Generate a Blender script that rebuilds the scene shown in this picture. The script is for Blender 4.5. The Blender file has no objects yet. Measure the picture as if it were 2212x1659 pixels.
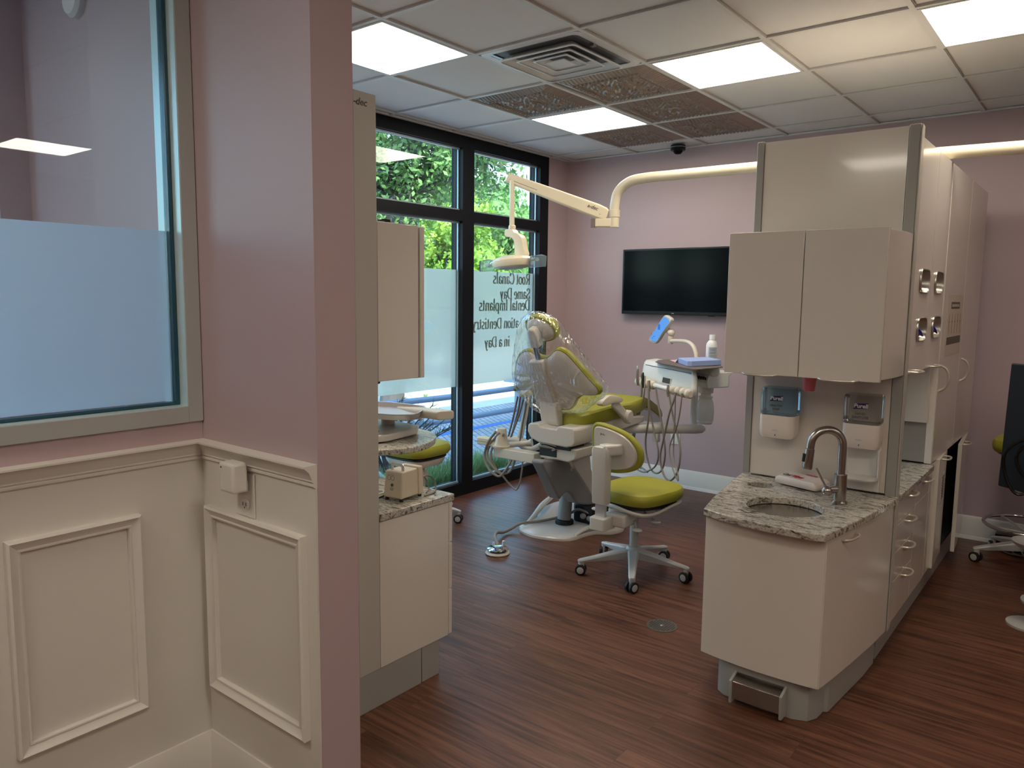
import bpy, math, random
import numpy as np
from mathutils import Vector, Matrix
random.seed(7)
rng = np.random.default_rng(11)
PI = math.pi
C = bpy.context.scene.collection
scene = bpy.context.scene

# ------------------------------------------------------------------ camera
YAW, PITCH, ROLL = -0.668876, -0.113711, 0.011704
FPX = 1638.645
def camera():
    cy, sy = math.cos(YAW), math.sin(YAW); cp, sp = math.cos(PITCH), math.sin(PITCH)
    f = Vector((sy*cp, cy*cp, sp)); r = Vector((cy, -sy, 0)); u = r.cross(f)
    c, s = math.cos(ROLL), math.sin(ROLL)
    r, u = c*r + s*u, -s*r + c*u
    m = Matrix((r, u, -f)).transposed().to_4x4()
    m.translation = Vector((3.1814, -2.3199, 1.5322))
    cd = bpy.data.cameras.new('camera'); cam = bpy.data.objects.new('camera', cd)
    cd.sensor_fit = 'HORIZONTAL'; cd.sensor_width = 36.0; cd.lens = FPX/2212*36.0
    cd.clip_start = 0.05; cd.clip_end = 300
    C.objects.link(cam); cam.matrix_world = m
    scene.camera = cam
camera()

# ------------------------------------------------------------------ sky, sun, exposure
SKY_STRENGTH = 0.30
SUN_STRENGTH = 2.8
LAMP_STRENGTH = 5.2
EXPOSURE = 1.8
w = bpy.data.worlds.new('sky'); scene.world = w; w.use_nodes = True
nt = w.node_tree; nt.nodes.clear()
sky = nt.nodes.new('ShaderNodeTexSky'); sky.sky_type = 'NISHITA'
sky.sun_disc = False; sky.sun_elevation = math.radians(50); sky.sun_rotation = math.radians(100)
sky.air_density = 1.0; sky.dust_density = 0.6; sky.ozone_density = 1.6
bg = nt.nodes.new('ShaderNodeBackground'); bg.inputs[1].default_value = SKY_STRENGTH
out = nt.nodes.new('ShaderNodeOutputWorld')
tint = nt.nodes.new('ShaderNodeMix'); tint.data_type = 'RGBA'; tint.blend_type = 'MULTIPLY'; tint.inputs['Factor'].default_value = 1; tint.inputs['B'].default_value = (0.84, 0.93, 0.97, 1)
nt.links.new(sky.outputs[0], tint.inputs['A']); nt.links.new(tint.outputs['Result'], bg.inputs[0]); nt.links.new(bg.outputs[0], out.inputs[0])
sl = bpy.data.lights.new('sun', 'SUN'); sl.energy = SUN_STRENGTH; sl.angle = math.radians(0.6); sl.color = (1.0, 0.96, 0.88)
so = bpy.data.objects.new('sun', sl); C.objects.link(so)
so.rotation_euler = Vector((0.72, -0.20, 0.68)).to_track_quat('Z', 'Y').to_euler(); so.location = (8, -4, 12)
scene.view_settings.view_transform = 'Standard'; scene.view_settings.look = 'None'
scene.view_settings.exposure = EXPOSURE; scene.view_settings.gamma = 1.0; scene.view_settings.use_curve_mapping = False

# ------------------------------------------------------------------ materials
def srgb(r, g, b):
    f = lambda c: (c/255/12.92) if c/255 <= 0.04045 else ((c/255+0.055)/1.055)**2.4
    return (f(r), f(g), f(b), 1.0)
MATS = {}
def mat(name, col, rough=0.5, metal=0.0, coat=0.0, bump=None, var=None, spec=0.5, trans=0.0, ior=1.45, emit=None, estr=0.0):
    m = bpy.data.materials.new(name); m.use_nodes = True; t = m.node_tree
    b = t.nodes['Principled BSDF']
    b.inputs['Base Color'].default_value = col; b.inputs['Roughness'].default_value = rough
    b.inputs['Metallic'].default_value = metal; b.inputs['Coat Weight'].default_value = coat
    b.inputs['Coat Roughness'].default_value = 0.06
    b.inputs['Specular IOR Level'].default_value = spec
    b.inputs['Transmission Weight'].default_value = trans; b.inputs['IOR'].default_value = ior
    if emit: b.inputs['Emission Color'].default_value = emit; b.inputs['Emission Strength'].default_value = estr
    tc = t.nodes.new('ShaderNodeTexCoord')
    if bump:
        sc, st = bump[0], bump[1]; stretch = bump[2] if len(bump) > 2 else (1, 1, 1)
        mp = t.nodes.new('ShaderNodeMapping'); mp.inputs['Scale'].default_value = stretch
        n = t.nodes.new('ShaderNodeTexNoise'); n.inputs['Scale'].default_value = sc; n.inputs['Detail'].default_value = 4
        bp = t.nodes.new('ShaderNodeBump'); bp.inputs['Strength'].default_value = st; bp.inputs['Distance'].default_value = 0.004
        t.links.new(tc.outputs['Object'], mp.inputs[0]); t.links.new(mp.outputs[0], n.inputs['Vector'])
        t.links.new(n.outputs['Fac'], bp.inputs['Height']); t.links.new(bp.outputs[0], b.inputs['Normal'])
    if var:
        sc, amt = var
        n = t.nodes.new('ShaderNodeTexNoise'); n.inputs['Scale'].default_value = sc; n.inputs['Detail'].default_value = 3
        mx = t.nodes.new('ShaderNodeMix'); mx.data_type = 'RGBA'
        mx.inputs['A'].default_value = tuple(c*(1-amt) for c in col[:3])+(1,); mx.inputs['B'].default_value = tuple(min(1, c*(1+amt)) for c in col[:3])+(1,)
        t.links.new(tc.outputs['Object'], n.inputs['Vector']); t.links.new(n.outputs['Fac'], mx.inputs['Factor'])
        t.links.new(mx.outputs['Result'], b.inputs['Base Color'])
    MATS[name] = m
    return m
def N(t, kind, **kw):
    n = t.nodes.new(kind)
    for k, v in kw.items(): setattr(n, k, v)
    return n
def ramp(t, stops):
    r = t.nodes.new('ShaderNodeValToRGB'); e = r.color_ramp.elements
    e[0].position, e[0].color = stops[0]; e[1].position, e[1].color = stops[-1]
    for p, c in stops[1:-1]:
        x = e.new(p); x.color = c
    return r

mat('mauve_paint', (0.485, 0.365, 0.38, 1), 0.45, bump=(160, 0.05), spec=0.35)
mat('white_paint', (0.74, 0.70, 0.64, 1), 0.38, bump=(120, 0.04))
mat('cabinet_light', (0.50, 0.47, 0.42, 1), 0.4)
mat('lawn', (0.16, 0.24, 0.07, 1), 0.95, var=(1.5, 0.3))
mat('window_frame_grey', (0.42, 0.42, 0.41, 1), 0.4)
mat('daylit_aluminium', (0.56, 0.70, 0.72, 1), 0.35, metal=0.2)  # plain aluminium reveal, its pale teal is daylight put into the colour
mat('cabinet_white', (0.72, 0.665, 0.60, 1), 0.16, coat=0.35)
mat('cabinet_edge', (0.80, 0.76, 0.70, 1), 0.3)
mat('cabinet_grey', (0.36, 0.35, 0.325, 1), 0.42)
mat('cabinet_inner', (0.03, 0.03, 0.03, 1), 0.7)
mat('seam_dark', (0.05, 0.045, 0.04, 1), 0.6)
mat('black_frame', (0.006, 0.007, 0.010, 1), 0.45, spec=0.2)
mat('ceiling_tile', (0.72, 0.70, 0.68, 1), 0.9, bump=(300, 0.15))
mat('ceiling_grid', (0.66, 0.65, 0.63, 1), 0.45)
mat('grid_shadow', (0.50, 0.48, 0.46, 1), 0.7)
mat('tin_bronze', (0.31, 0.25, 0.215, 1), 0.38, metal=0.6)
mat('vent_white', (0.70, 0.70, 0.70, 1), 0.35)
mat('vent_metal', (0.30, 0.33, 0.37, 1), 0.3, metal=0.8)
mat('vent_shade', (0.14, 0.145, 0.16, 1), 0.5)
mat('vent_dark', (0.02, 0.02, 0.025, 1), 0.5)
mat('unit_beige', (0.70, 0.62, 0.50, 1), 0.28, coat=0.2)
mat('unit_white', (0.64, 0.59, 0.53, 1), 0.3, coat=0.15)
mat('pole_cream', (0.78, 0.69, 0.52, 1), 0.28, coat=0.2)
mat('unit_grey', (0.24, 0.24, 0.245, 1), 0.45)
mat('stool_grey', (0.50, 0.50, 0.49, 1), 0.35)
mat('green_vinyl', (0.33, 0.315, 0.035, 1), 0.42, bump=(90, 0.06), spec=0.4)
mat('green_trim', (0.22, 0.22, 0.035, 1), 0.4)
mat('hose_grey', (0.27, 0.235, 0.20, 1), 0.45)
mat('hose_dark', (0.16, 0.14, 0.12, 1), 0.45)
mat('rubber_black', (0.012, 0.012, 0.013, 1), 0.5)
mat('wheel_grey', (0.50, 0.50, 0.48, 1), 0.4)
mat('chrome', (0.75, 0.75, 0.76, 1), 0.08, metal=1.0)
mat('brushed_steel', (0.44, 0.41, 0.38, 1), 0.26, metal=1.0, bump=(60, 0.05, (1, 1, 12)))
mat('handle_satin', (0.62, 0.57, 0.50, 1), 0.3, metal=0.5)
mat('tv_black', (0.002, 0.003, 0.004, 1), 0.18, spec=0.12)
mat('tv_bezel', (0.008, 0.008, 0.009, 1), 0.3)
mat('logo_grey', (0.45, 0.45, 0.45, 1), 0.4)
mat('text_dark', (0.10, 0.08, 0.07, 1), 0.5)
mat('text_navy', (0.03, 0.02, 0.12, 1), 0.5)
mat('text_white', (0.8, 0.8, 0.8, 1), 0.5)
mat('text_red', (0.5, 0.02, 0.03, 1), 0.5)
mat('letter_slate', (0.05, 0.12, 0.14, 1), 0.6)
mat('blue_wrap', (0.36, 0.46, 0.80, 1), 0.55, bump=(40, 0.3))
mat('pink_paper', (0.80, 0.50, 0.60, 1), 0.6)
mat('tray_mat', (0.16, 0.12, 0.10, 1), 0.45)
mat('delivery_white_lit', (0.80, 0.785, 0.75, 1), 0.28, coat=0.15)  # brighter copy of the unit white, ceiling panel light put into the colour
mat('milky_white', (0.76, 0.77, 0.77, 1), 0.25)
mat('bottle_white', (0.80, 0.79, 0.76, 1), 0.3)
mat('label_grey', (0.42, 0.44, 0.46, 1), 0.5)
mat('soap_white', (0.78, 0.70, 0.63, 1), 0.25, coat=0.3)
mat('cup_pink', (0.72, 0.17, 0.22, 1), 0.35)
mat('pouch', (0.72, 0.64, 0.60, 1), 0.35, bump=(30, 0.3))
mat('glove_blue', (0.02, 0.025, 0.30, 1), 0.5)
mat('satin_nickel', (0.52, 0.50, 0.45, 1), 0.3, metal=0.85)
mat('paper', (0.62, 0.55, 0.47, 1), 0.6)
mat('brown_print', (0.14, 0.10, 0.08, 1), 0.6)
mat('orange_print', (0.40, 0.26, 0.15, 1), 0.6)
mat('navy_panel', (0.012, 0.022, 0.035, 1), 0.5)
mat('cable_black', (0.006, 0.006, 0.006, 1), 0.25)
mat('steel_light', (0.66, 0.66, 0.66, 1), 0.33, metal=0.65)
mat('beige_plastic', (0.60, 0.52, 0.39, 1), 0.42, bump=(200, 0.08))
mat('outlet_white', (0.74, 0.70, 0.65, 1), 0.35)
mat('camera_black', (0.01, 0.01, 0.012, 1), 0.25)
mat('bark', (0.10, 0.085, 0.075, 1), 0.9, bump=(12, 0.8), var=(3, 0.3))
mat('building_white', (0.62, 0.66, 0.70, 1), 0.8)
mat('roof_grey', (0.45, 0.48, 0.52, 1), 0.8)
mat('rail_grey', (0.25, 0.32, 0.42, 1), 0.4, metal=0.3)
mat('paint_blue', (0.05, 0.22, 0.75, 1), 0.6)
mat('facade_stucco', (0.55, 0.50, 0.44, 1), 0.8)
mat('disc_rubber', (0.60, 0.55, 0.47, 1), 0.5)
mat('wood_pale', (0.45, 0.33, 0.2, 1), 0.5)
mat('blue_barrier', (0.40, 0.60, 0.72, 1), 0.2, trans=0.5)

def leafmat(name, c1, c2, sc=1.2):
    m = bpy.data.materials.new(name); m.use_nodes = True; t = m.node_tree; b = t.nodes['Principled BSDF']
    tc = N(t, 'ShaderNodeTexCoord'); n = N(t, 'ShaderNodeTexNoise'); n.inputs['Scale'].default_value = sc; n.inputs['Detail'].default_value = 6
    r = ramp(t, [(0.3, c1), (0.7, c2)])
    t.links.new(tc.outputs['Object'], n.inputs['Vector']); t.links.new(n.outputs['Fac'], r.inputs[0])
    t.links.new(r.outputs[0], b.inputs['Base Color']); b.inputs['Roughness'].default_value = 0.5
    tr = N(t, 'ShaderNodeBsdfTranslucent'); t.links.new(r.outputs[0], tr.inputs[0])
    mx = N(t, 'ShaderNodeMixShader'); mx.inputs[0].default_value = 0.22
    t.links.new(b.outputs[0], mx.inputs[1]); t.links.new(tr.outputs[0], mx.inputs[2])
    t.links.new(mx.outputs[0], t.nodes['Material Output'].inputs[0]); MATS[name] = m
leafmat('leaf_oak', (0.05, 0.11, 0.03, 1), (0.22, 0.38, 0.10, 1))
leafmat('leaf_lime', (0.12, 0.28, 0.03, 1), (0.42, 0.60, 0.08, 1))
leafmat('leaf_mid', (0.07, 0.20, 0.04, 1), (0.26, 0.44, 0.12, 1))
leafmat('leaf_shrub', (0.03, 0.07, 0.04, 1), (0.10, 0.17, 0.11, 1), 5)
leafmat('leaf_grass', (0.10, 0.24, 0.05, 1), (0.36, 0.52, 0.22, 1), 5)

def glassmat(name, tint=(0.97, 0.99, 0.98, 1), refl=0.07):
    m = bpy.data.materials.new(name); m.use_nodes = True; t = m.node_tree; t.nodes.remove(t.nodes['Principled BSDF'])
    tr = N(t, 'ShaderNodeBsdfTransparent'); tr.inputs[0].default_value = tint
    g = N(t, 'ShaderNodeBsdfGlossy'); g.inputs['Roughness'].default_value = 0.0
    lw = N(t, 'ShaderNodeLayerWeight'); lw.inputs[0].default_value = 0.5
    f = N(t, 'ShaderNodeFresnel'); f.inputs[0].default_value = 1.45
    mx = N(t, 'ShaderNodeMixShader')
    ml = N(t, 'ShaderNodeMath', operation='MULTIPLY'); ml.inputs[1].default_value = refl/0.04
    t.links.new(f.outputs[0], ml.inputs[0]); t.links.new(ml.outputs[0], mx.inputs[0])
    t.links.new(tr.outputs[0], mx.inputs[1]); t.links.new(g.outputs[0], mx.inputs[2])
    t.links.new(mx.outputs[0], t.nodes['Material Output'].inputs[0]); MATS[name] = m
glassmat('window_glass', (0.90, 0.97, 0.96, 1), 0.006)
glassmat('partition_glass', (0.90, 0.94, 0.96, 1), 0.05)

def filmmat(name, col, tcol, clear=0.0):
    m = bpy.data.materials.new(name); m.use_nodes = True; t = m.node_tree; t.nodes.remove(t.nodes['Principled BSDF'])
    a = N(t, 'ShaderNodeBsdfTranslucent'); a.inputs[0].default_value = tcol
    d = N(t, 'ShaderNodeBsdfDiffuse'); d.inputs[0].default_value = col
    mx = N(t, 'ShaderNodeMixShader'); mx.inputs[0].default_value = 0.3
    t.links.new(a.outputs[0], mx.inputs[1]); t.links.new(d.outputs[0], mx.inputs[2])
    r = N(t, 'ShaderNodeBsdfRefraction'); r.inputs['Roughness'].default_value = 0.45; r.inputs['IOR'].default_value = 1.02; r.inputs[0].default_value = tcol
    m2 = N(t, 'ShaderNodeMixShader'); m2.inputs[0].default_value = clear
    t.links.new(mx.outputs[0], m2.inputs[1]); t.links.new(r.outputs[0], m2.inputs[2])
    t.links.new(m2.outputs[0], t.nodes['Material Output'].inputs[0]); MATS[name] = m
filmmat('frosted_film', (0.66, 0.68, 0.66, 1), (0.80, 0.77, 0.71, 1), 0.42)
filmmat('frosted_partition', (0.72, 0.76, 0.80, 1), (0.86, 0.90, 0.96, 1), 0.35)

def plasticmat(name):
    m = bpy.data.materials.new(name); m.use_nodes = True; t = m.node_tree; t.nodes.remove(t.nodes['Principled BSDF'])
    tc = N(t, 'ShaderNodeTexCoord'); mp = N(t, 'ShaderNodeMapping'); mp.inputs['Scale'].default_value = (1, 1, 0.28)
    n = N(t, 'ShaderNodeTexNoise'); n.inputs['Scale'].default_value = 24; n.inputs['Detail'].default_value = 3; n.inputs['Distortion'].default_value = 1.6
    n.noise_type = 'RIDGED_MULTIFRACTAL' if hasattr(n, 'noise_type') else n.noise_type
    b = N(t, 'ShaderNodeBump'); b.inputs['Strength'].default_value = 0.8; b.inputs['Distance'].default_value = 0.02
    t.links.new(tc.outputs['Object'], mp.inputs[0]); t.links.new(mp.outputs[0], n.inputs['Vector']); t.links.new(n.outputs[0], b.inputs['Height'])
    g = N(t, 'ShaderNodeBsdfGlossy'); g.inputs['Roughness'].default_value = 0.10; g.inputs[0].default_value = (1, 1, 1, 1); t.links.new(b.outputs[0], g.inputs['Normal'])
    tr = N(t, 'ShaderNodeBsdfTransparent'); tr.inputs[0].default_value = (0.965, 0.97, 0.97, 1)
    lw = N(t, 'ShaderNodeLayerWeight'); lw.inputs[0].default_value = 0.22; t.links.new(b.outputs[0], lw.inputs['Normal'])
    ma = N(t, 'ShaderNodeMath', operation='MULTIPLY_ADD'); ma.inputs[1].default_value = 0.75; ma.inputs[2].default_value = 0.045; ma.use_clamp = True
    t.links.new(lw.outputs['Facing'], ma.inputs[0])
    mx = N(t, 'ShaderNodeMixShader'); t.links.new(ma.outputs[0], mx.inputs[0]); t.links.new(tr.outputs[0], mx.inputs[1]); t.links.new(g.outputs[0], mx.inputs[2])
    t.links.new(mx.outputs[0], t.nodes['Material Output'].inputs[0]); MATS[name] = m
plasticmat('clear_plastic')

def tintglass(name, col, dens):
    m = bpy.data.materials.new(name); m.use_nodes = True; t = m.node_tree; t.nodes.remove(t.nodes['Principled BSDF'])
    tr = N(t, 'ShaderNodeBsdfTransparent'); tr.inputs[0].default_value = col
    d = N(t, 'ShaderNodeBsdfDiffuse'); d.inputs[0].default_value = tuple(c*0.8 for c in col[:3])+(1,)
    g = N(t, 'ShaderNodeBsdfGlossy'); g.inputs['Roughness'].default_value = 0.05
    mx = N(t, 'ShaderNodeMixShader'); mx.inputs[0].default_value = dens
    t.links.new(tr.outputs[0], mx.inputs[1]); t.links.new(d.outputs[0], mx.inputs[2])
    lw = N(t, 'ShaderNodeFresnel'); m2 = N(t, 'ShaderNodeMixShader')
    t.links.new(lw.outputs[0], m2.inputs[0]); t.links.new(mx.outputs[0], m2.inputs[1]); t.links.new(g.outputs[0], m2.inputs[2])
    t.links.new(m2.outputs[0], t.nodes['Material Output'].inputs[0]); MATS[name] = m
tintglass('soap_blue', (0.62, 0.80, 0.88, 1), 0.25)
tintglass('soap_clear', (0.86, 0.85, 0.83, 1), 0.12)
tintglass('bottle_milky', (0.93, 0.95, 0.97, 1), 0.92)
tintglass('barrier_film', (0.70, 0.86, 0.96, 1), 0.22)

def emitmat(name, col, s):
    m = bpy.data.materials.new(name); m.use_nodes = True; t = m.node_tree; t.nodes.remove(t.nodes['Principled BSDF'])
    e = N(t, 'ShaderNodeEmission'); e.inputs[0].default_value = col; e.inputs[1].default_value = s
    t.links.new(e.outputs[0], t.nodes['Material Output'].inputs[0]); MATS[name] = m
emitmat('lamp_warm', (1.0, 0.90, 0.74, 1), LAMP_STRENGTH)
emitmat('screen_blue', (0.14, 0.40, 0.95, 1), 0.26)

def floormat():
    m = bpy.data.materials.new('wood_floor'); m.use_nodes = True; t = m.node_tree; b = t.nodes['Principled BSDF']
    tc = N(t, 'ShaderNodeTexCoord')
    br = N(t, 'ShaderNodeTexBrick'); br.offset = 0.37; br.inputs['Scale'].default_value = 1.0
    br.inputs['Brick Width'].default_value = 1.22; br.inputs['Row Height'].default_value = 0.152; br.inputs['Mortar Size'].default_value = 0.0012
    br.inputs['Color1'].default_value = (0.35, 0.35, 0.35, 1); br.inputs['Color2'].default_value = (0.70, 0.70, 0.70, 1); br.inputs['Mortar'].default_value = (0.10, 0.10, 0.10, 1)
    t.links.new(tc.outputs['Object'], br.inputs['Vector'])
    mp = N(t, 'ShaderNodeMapping'); mp.inputs['Scale'].default_value = (1.3, 22, 1)
    n = N(t, 'ShaderNodeTexNoise'); n.inputs['Scale'].default_value = 2.2; n.inputs['Detail'].default_value = 8; n.inputs['Distortion'].default_value = 0.6
    ad = N(t, 'ShaderNodeVectorMath', operation='ADD'); sc = N(t, 'ShaderNodeVectorMath', operation='SCALE'); sc.inputs['Scale'].default_value = 9
    t.links.new(br.outputs['Color'], sc.inputs[0]); t.links.new(tc.outputs['Object'], ad.inputs[0]); t.links.new(sc.outputs[0], ad.inputs[1])
    t.links.new(ad.outputs[0], mp.inputs[0]); t.links.new(mp.outputs[0], n.inputs['Vector'])
    r = ramp(t, [(0.28, (0.038, 0.014, 0.008, 1)), (0.46, (0.115, 0.042, 0.023, 1)), (0.60, (0.165, 0.066, 0.036, 1)), (0.78, (0.22, 0.10, 0.055, 1))])
    t.links.new(n.outputs['Fac'], r.inputs[0])
    mx = N(t, 'ShaderNodeMix', data_type='RGBA', blend_type='MULTIPLY'); mx.inputs['Factor'].default_value = 0.6
    mul = N(t, 'ShaderNodeMix', data_type='RGBA', blend_type='ADD'); mul.inputs['Factor'].default_value = 1; mul.inputs['B'].default_value = (0.40, 0.40, 0.40, 1)
    t.links.new(br.outputs['Color'], mul.inputs['A'])
    t.links.new(r.outputs[0], mx.inputs['A']); t.links.new(mul.outputs['Result'], mx.inputs['B'])
    t.links.new(mx.outputs['Result'], b.inputs['Base Color'])
    b.inputs['Roughness'].default_value = 0.36; b.inputs['Specular IOR Level'].default_value = 0.45
    bp = N(t, 'ShaderNodeBump'); bp.inputs['Strength'].default_value = 0.12; bp.inputs['Distance'].default_value = 0.003
    t.links.new(n.outputs['Fac'], bp.inputs['Height']); t.links.new(bp.outputs[0], b.inputs['Normal'])
    MATS['wood_floor'] = m
floormat()
def granitemat():
    m = bpy.data.materials.new('granite'); m.use_nodes = True; t = m.node_tree; b = t.nodes['Principled BSDF']
    tc = N(t, 'ShaderNodeTexCoord'); mp = N(t, 'ShaderNodeMapping'); mp.inputs['Scale'].default_value = (3.2, 9.0, 8.0); mp.inputs['Rotation'].default_value = (0, 0, 0.5)
    n = N(t, 'ShaderNodeTexNoise'); n.inputs['Scale'].default_value = 4.0; n.inputs['Detail'].default_value = 9; n.inputs['Roughness'].default_value = 0.66; n.inputs['Distortion'].default_value = 1.8
    n2 = N(t, 'ShaderNodeTexNoise'); n2.inputs['Scale'].default_value = 160; n2.inputs['Detail'].default_value = 2
    t.links.new(tc.outputs['Object'], mp.inputs[0]); t.links.new(mp.outputs[0], n.inputs['Vector']); t.links.new(tc.outputs['Object'], n2.inputs['Vector'])
    r = ramp(t, [(0.36, (0.03, 0.028, 0.026, 1)), (0.42, (0.22, 0.19, 0.16, 1)), (0.50, (0.52, 0.48, 0.41, 1)), (0.57, (0.62, 0.58, 0.51, 1)), (0.62, (0.25, 0.22, 0.19, 1)), (0.68, (0.58, 0.55, 0.48, 1))])
    t.links.new(n.outputs['Fac'], r.inputs[0])
    r2 = ramp(t, [(0.38, (0.6, 0.6, 0.6, 1)), (0.5, (1, 1, 1, 1))]); t.links.new(n2.outputs['Fac'], r2.inputs[0])
    mx = N(t, 'ShaderNodeMix', data_type='RGBA', blend_type='MULTIPLY'); mx.inputs['Factor'].default_value = 0.8
    t.links.new(r.outputs[0], mx.inputs['A']); t.links.new(r2.outputs[0], mx.inputs['B']); t.links.new(mx.outputs['Result'], b.inputs['Base Color'])
    b.inputs['Roughness'].default_value = 0.12
    MATS['granite'] = m
granitemat()
def pavermat():
    m = bpy.data.materials.new('pavers'); m.use_nodes = True; t = m.node_tree; b = t.nodes['Principled BSDF']
    tc = N(t, 'ShaderNodeTexCoord'); br = N(t, 'ShaderNodeTexBrick'); br.inputs['Scale'].default_value = 1
    br.inputs['Brick Width'].default_value = 0.15; br.inputs['Row Height'].default_value = 0.075; br.inputs['Mortar Size'].default_value = 0.007
    br.inputs['Color1'].default_value = (0.36, 0.37, 0.39, 1); br.inputs['Color2'].default_value = (0.48, 0.47, 0.46, 1); br.inputs['Mortar'].default_value = (0.14, 0.15, 0.17, 1)
    mp = N(t, 'ShaderNodeMapping'); mp.inputs['Rotation'].default_value = (0, 0, 0.6)
    t.links.new(tc.outputs['Object'], mp.inputs[0]); t.links.new(mp.outputs[0], br.inputs['Vector']); t.links.new(br.outputs['Color'], b.inputs['Base Color'])
    b.inputs['Roughness'].default_value = 0.85; MATS['pavers'] = m
pavermat()
mat('concrete', (0.62, 0.62, 0.60, 1), 0.9, var=(3, 0.12))
mat('mulch', (0.22, 0.17, 0.13, 1), 0.95, bump=(60, 1.0), var=(40, 0.5))
mat('drain_metal', (0.20, 0.18, 0.16, 1), 0.35, metal=0.7)

# ------------------------------------------------------------------ mesh builder
XF = {}
def catmull(pts, k=6):
    P = [Vector(p) for p in pts]
    if len(P) < 3: return P
    P = [2*P[0]-P[1]] + P + [2*P[-1]-P[-2]]; o = []
    for i in range(1, len(P)-2):
        a, b, c, d = P[i-1:i+3]
        for j in range(k):
            t = j/k; o.append(0.5*((2*b)+(c-a)*t+(2*a-5*b+4*c-d)*t*t+(3*b-a-3*c+d)*t**3))
    o.append(P[-2]); return o
class MB:
    def __init__(s): s.v = []; s.f = []
    def add(s, vs, fs):
        n = len(s.v); s.v += [tuple(v) for v in vs]; s.f += [tuple(i+n for i in f) for f in fs]; return s
    def box(s, x0, y0, z0, x1, y1, z1, m=None):
        vs = [Vector((x, y, z)) for z in (z0, z1) for y in (y0, y1) for x in (x0, x1)]
        if m is not None: vs = [m @ v for v in vs]
        return s.add(vs, [(0, 2, 3, 1), (4, 5, 7, 6), (0, 1, 5, 4), (2, 6, 7, 3), (0, 4, 6, 2), (1, 3, 7, 5)])
    def bar(s, a, b, w, h, up=(0, 0, 1)):
        a, b = Vector(a), Vector(b); d = (b-a).normalized(); u = Vector(up); r = d.cross(u).normalized(); u = r.cross(d)
        vs = [p + sx*r*w/2 + sz*u*h/2 for p in (a, b) for sx, sz in ((-1, -1), (1, -1), (1, 1), (-1, 1))]
        return s.add(vs, [(3, 2, 1, 0), (4, 5, 6, 7), (0, 1, 5, 4), (1, 2, 6, 5), (2, 3, 7, 6), (3, 0, 4, 7)])
    def prism(s, poly, a0, a1, ax='z'):
        g = {'z': lambda p, a: (p[0], p[1], a), 'x': lambda p, a: (a, p[0], p[1]), 'y': lambda p, a: (p[0], a, p[1])}[ax]
        n = len(poly); vs = [g(p, a0) for p in poly] + [g(p, a1) for p in poly]
        fs = [tuple(reversed(range(n))), tuple(range(n, 2*n))] + [(i, (i+1) % n, n+(i+1) % n, n+i) for i in range(n)]
        return s.add(vs, fs)
    def tube(s, pts, r, n=12, k=6, smooth=True, cap=True, flat=None):
        P = catmull(pts, k) if smooth else [Vector(p) for p in pts]
        m = len(P)
        if hasattr(r, '__len__'): R = [float(np.interp(i/(m-1)*(len(r)-1), range(len(r)), r)) for i in range(m)]
        else: R = [r]*m
        d0 = (P[1]-P[0]).normalized(); ref = Vector((0, 0, 1)) if abs(d0.z) < 0.9 else Vector((1, 0, 0))
        u = d0.cross(ref).normalized(); vs = []; fs = []
        for i in range(m):
            d = (P[min(i+1, m-1)]-P[max(i-1, 0)]).normalized()
            u = (u - d*u.dot(d)).normalized(); w_ = d.cross(u)
            for j in range(n):
                a = 2*PI*j/n; fx = 1 if flat is None else flat
                vs.append(P[i] + R[i]*(math.cos(a)*u + fx*math.sin(a)*w_))
        for i in range(m-1):
            for j in range(n): fs.append((i*n+j, i*n+(j+1) % n, (i+1)*n+(j+1) % n, (i+1)*n+j))
        if cap: fs += [tuple(reversed(range(n))), tuple(range((m-1)*n, m*n))]
        return s.add(vs, fs)
    def lathe(s, prof, c=(0, 0, 0), n=32, m=None, sx=1, sy=1):
        vs = []; fs = []
        for r, z in prof:
            for j in range(n):
                a = 2*PI*j/n; vs.append(Vector((r*sx*math.cos(a), r*sy*math.sin(a), z)))
        if m is not None: vs = [m @ v for v in vs]
        vs = [v + Vector(c) for v in vs]
        for i in range(len(prof)-1):
            for j in range(n): fs.append((i*n+j, i*n+(j+1) % n, (i+1)*n+(j+1) % n, (i+1)*n+j))
        if prof[0][0] > 1e-5: fs.append(tuple(reversed(range(n))))
        if prof[-1][0] > 1e-5: fs.append(tuple(range((len(prof)-1)*n, len(prof)*n)))
        return s.add(vs, fs)
    def ell(s, c, rx, ry, rz, n=20, m=None):
        prof = [(max(1e-6, math.sin(PI*i/12)), -math.cos(PI*i/12)) for i in range(13)]
        k = MB().lathe(prof, n=n); vs = [Vector((v[0]*rx, v[1]*ry, v[2]*rz)) for v in k.v]
        if m is not None: vs = [m @ v for v in vs]
        return s.add([v+Vector(c) for v in vs], k.f)
    def pad(s, outl, rings, fn, cen=None):
        """closed cushion: rings of (scale, w) over a 2-D outline, mapped by fn(u,v,w)."""
        n = len(outl); cx, cy = cen or (sum(p[0] for p in outl)/n, sum(p[1] for p in outl)/n)
        vs = []; fs = []
        for sc, w_ in rings:
            for p in outl: vs.append(fn(cx+(p[0]-cx)*sc, cy+(p[1]-cy)*sc, w_))
        m = len(rings)
        for i in range(m-1):
            for j in range(n): fs.append((i*n+j, i*n+(j+1) % n, (i+1)*n+(j+1) % n, (i+1)*n+j))
        for base, flip in ((0, True), ((m-1)*n, False)):
            ci = len(vs); w_ = rings[0][1] if base == 0 else rings[-1][1]; vs.append(fn(cx, cy, w_))
            for j in range(n):
                t = (base+j, base+(j+1) % n, ci); fs.append(tuple(reversed(t)) if flip else t)
        return s.add(vs, fs)
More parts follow.
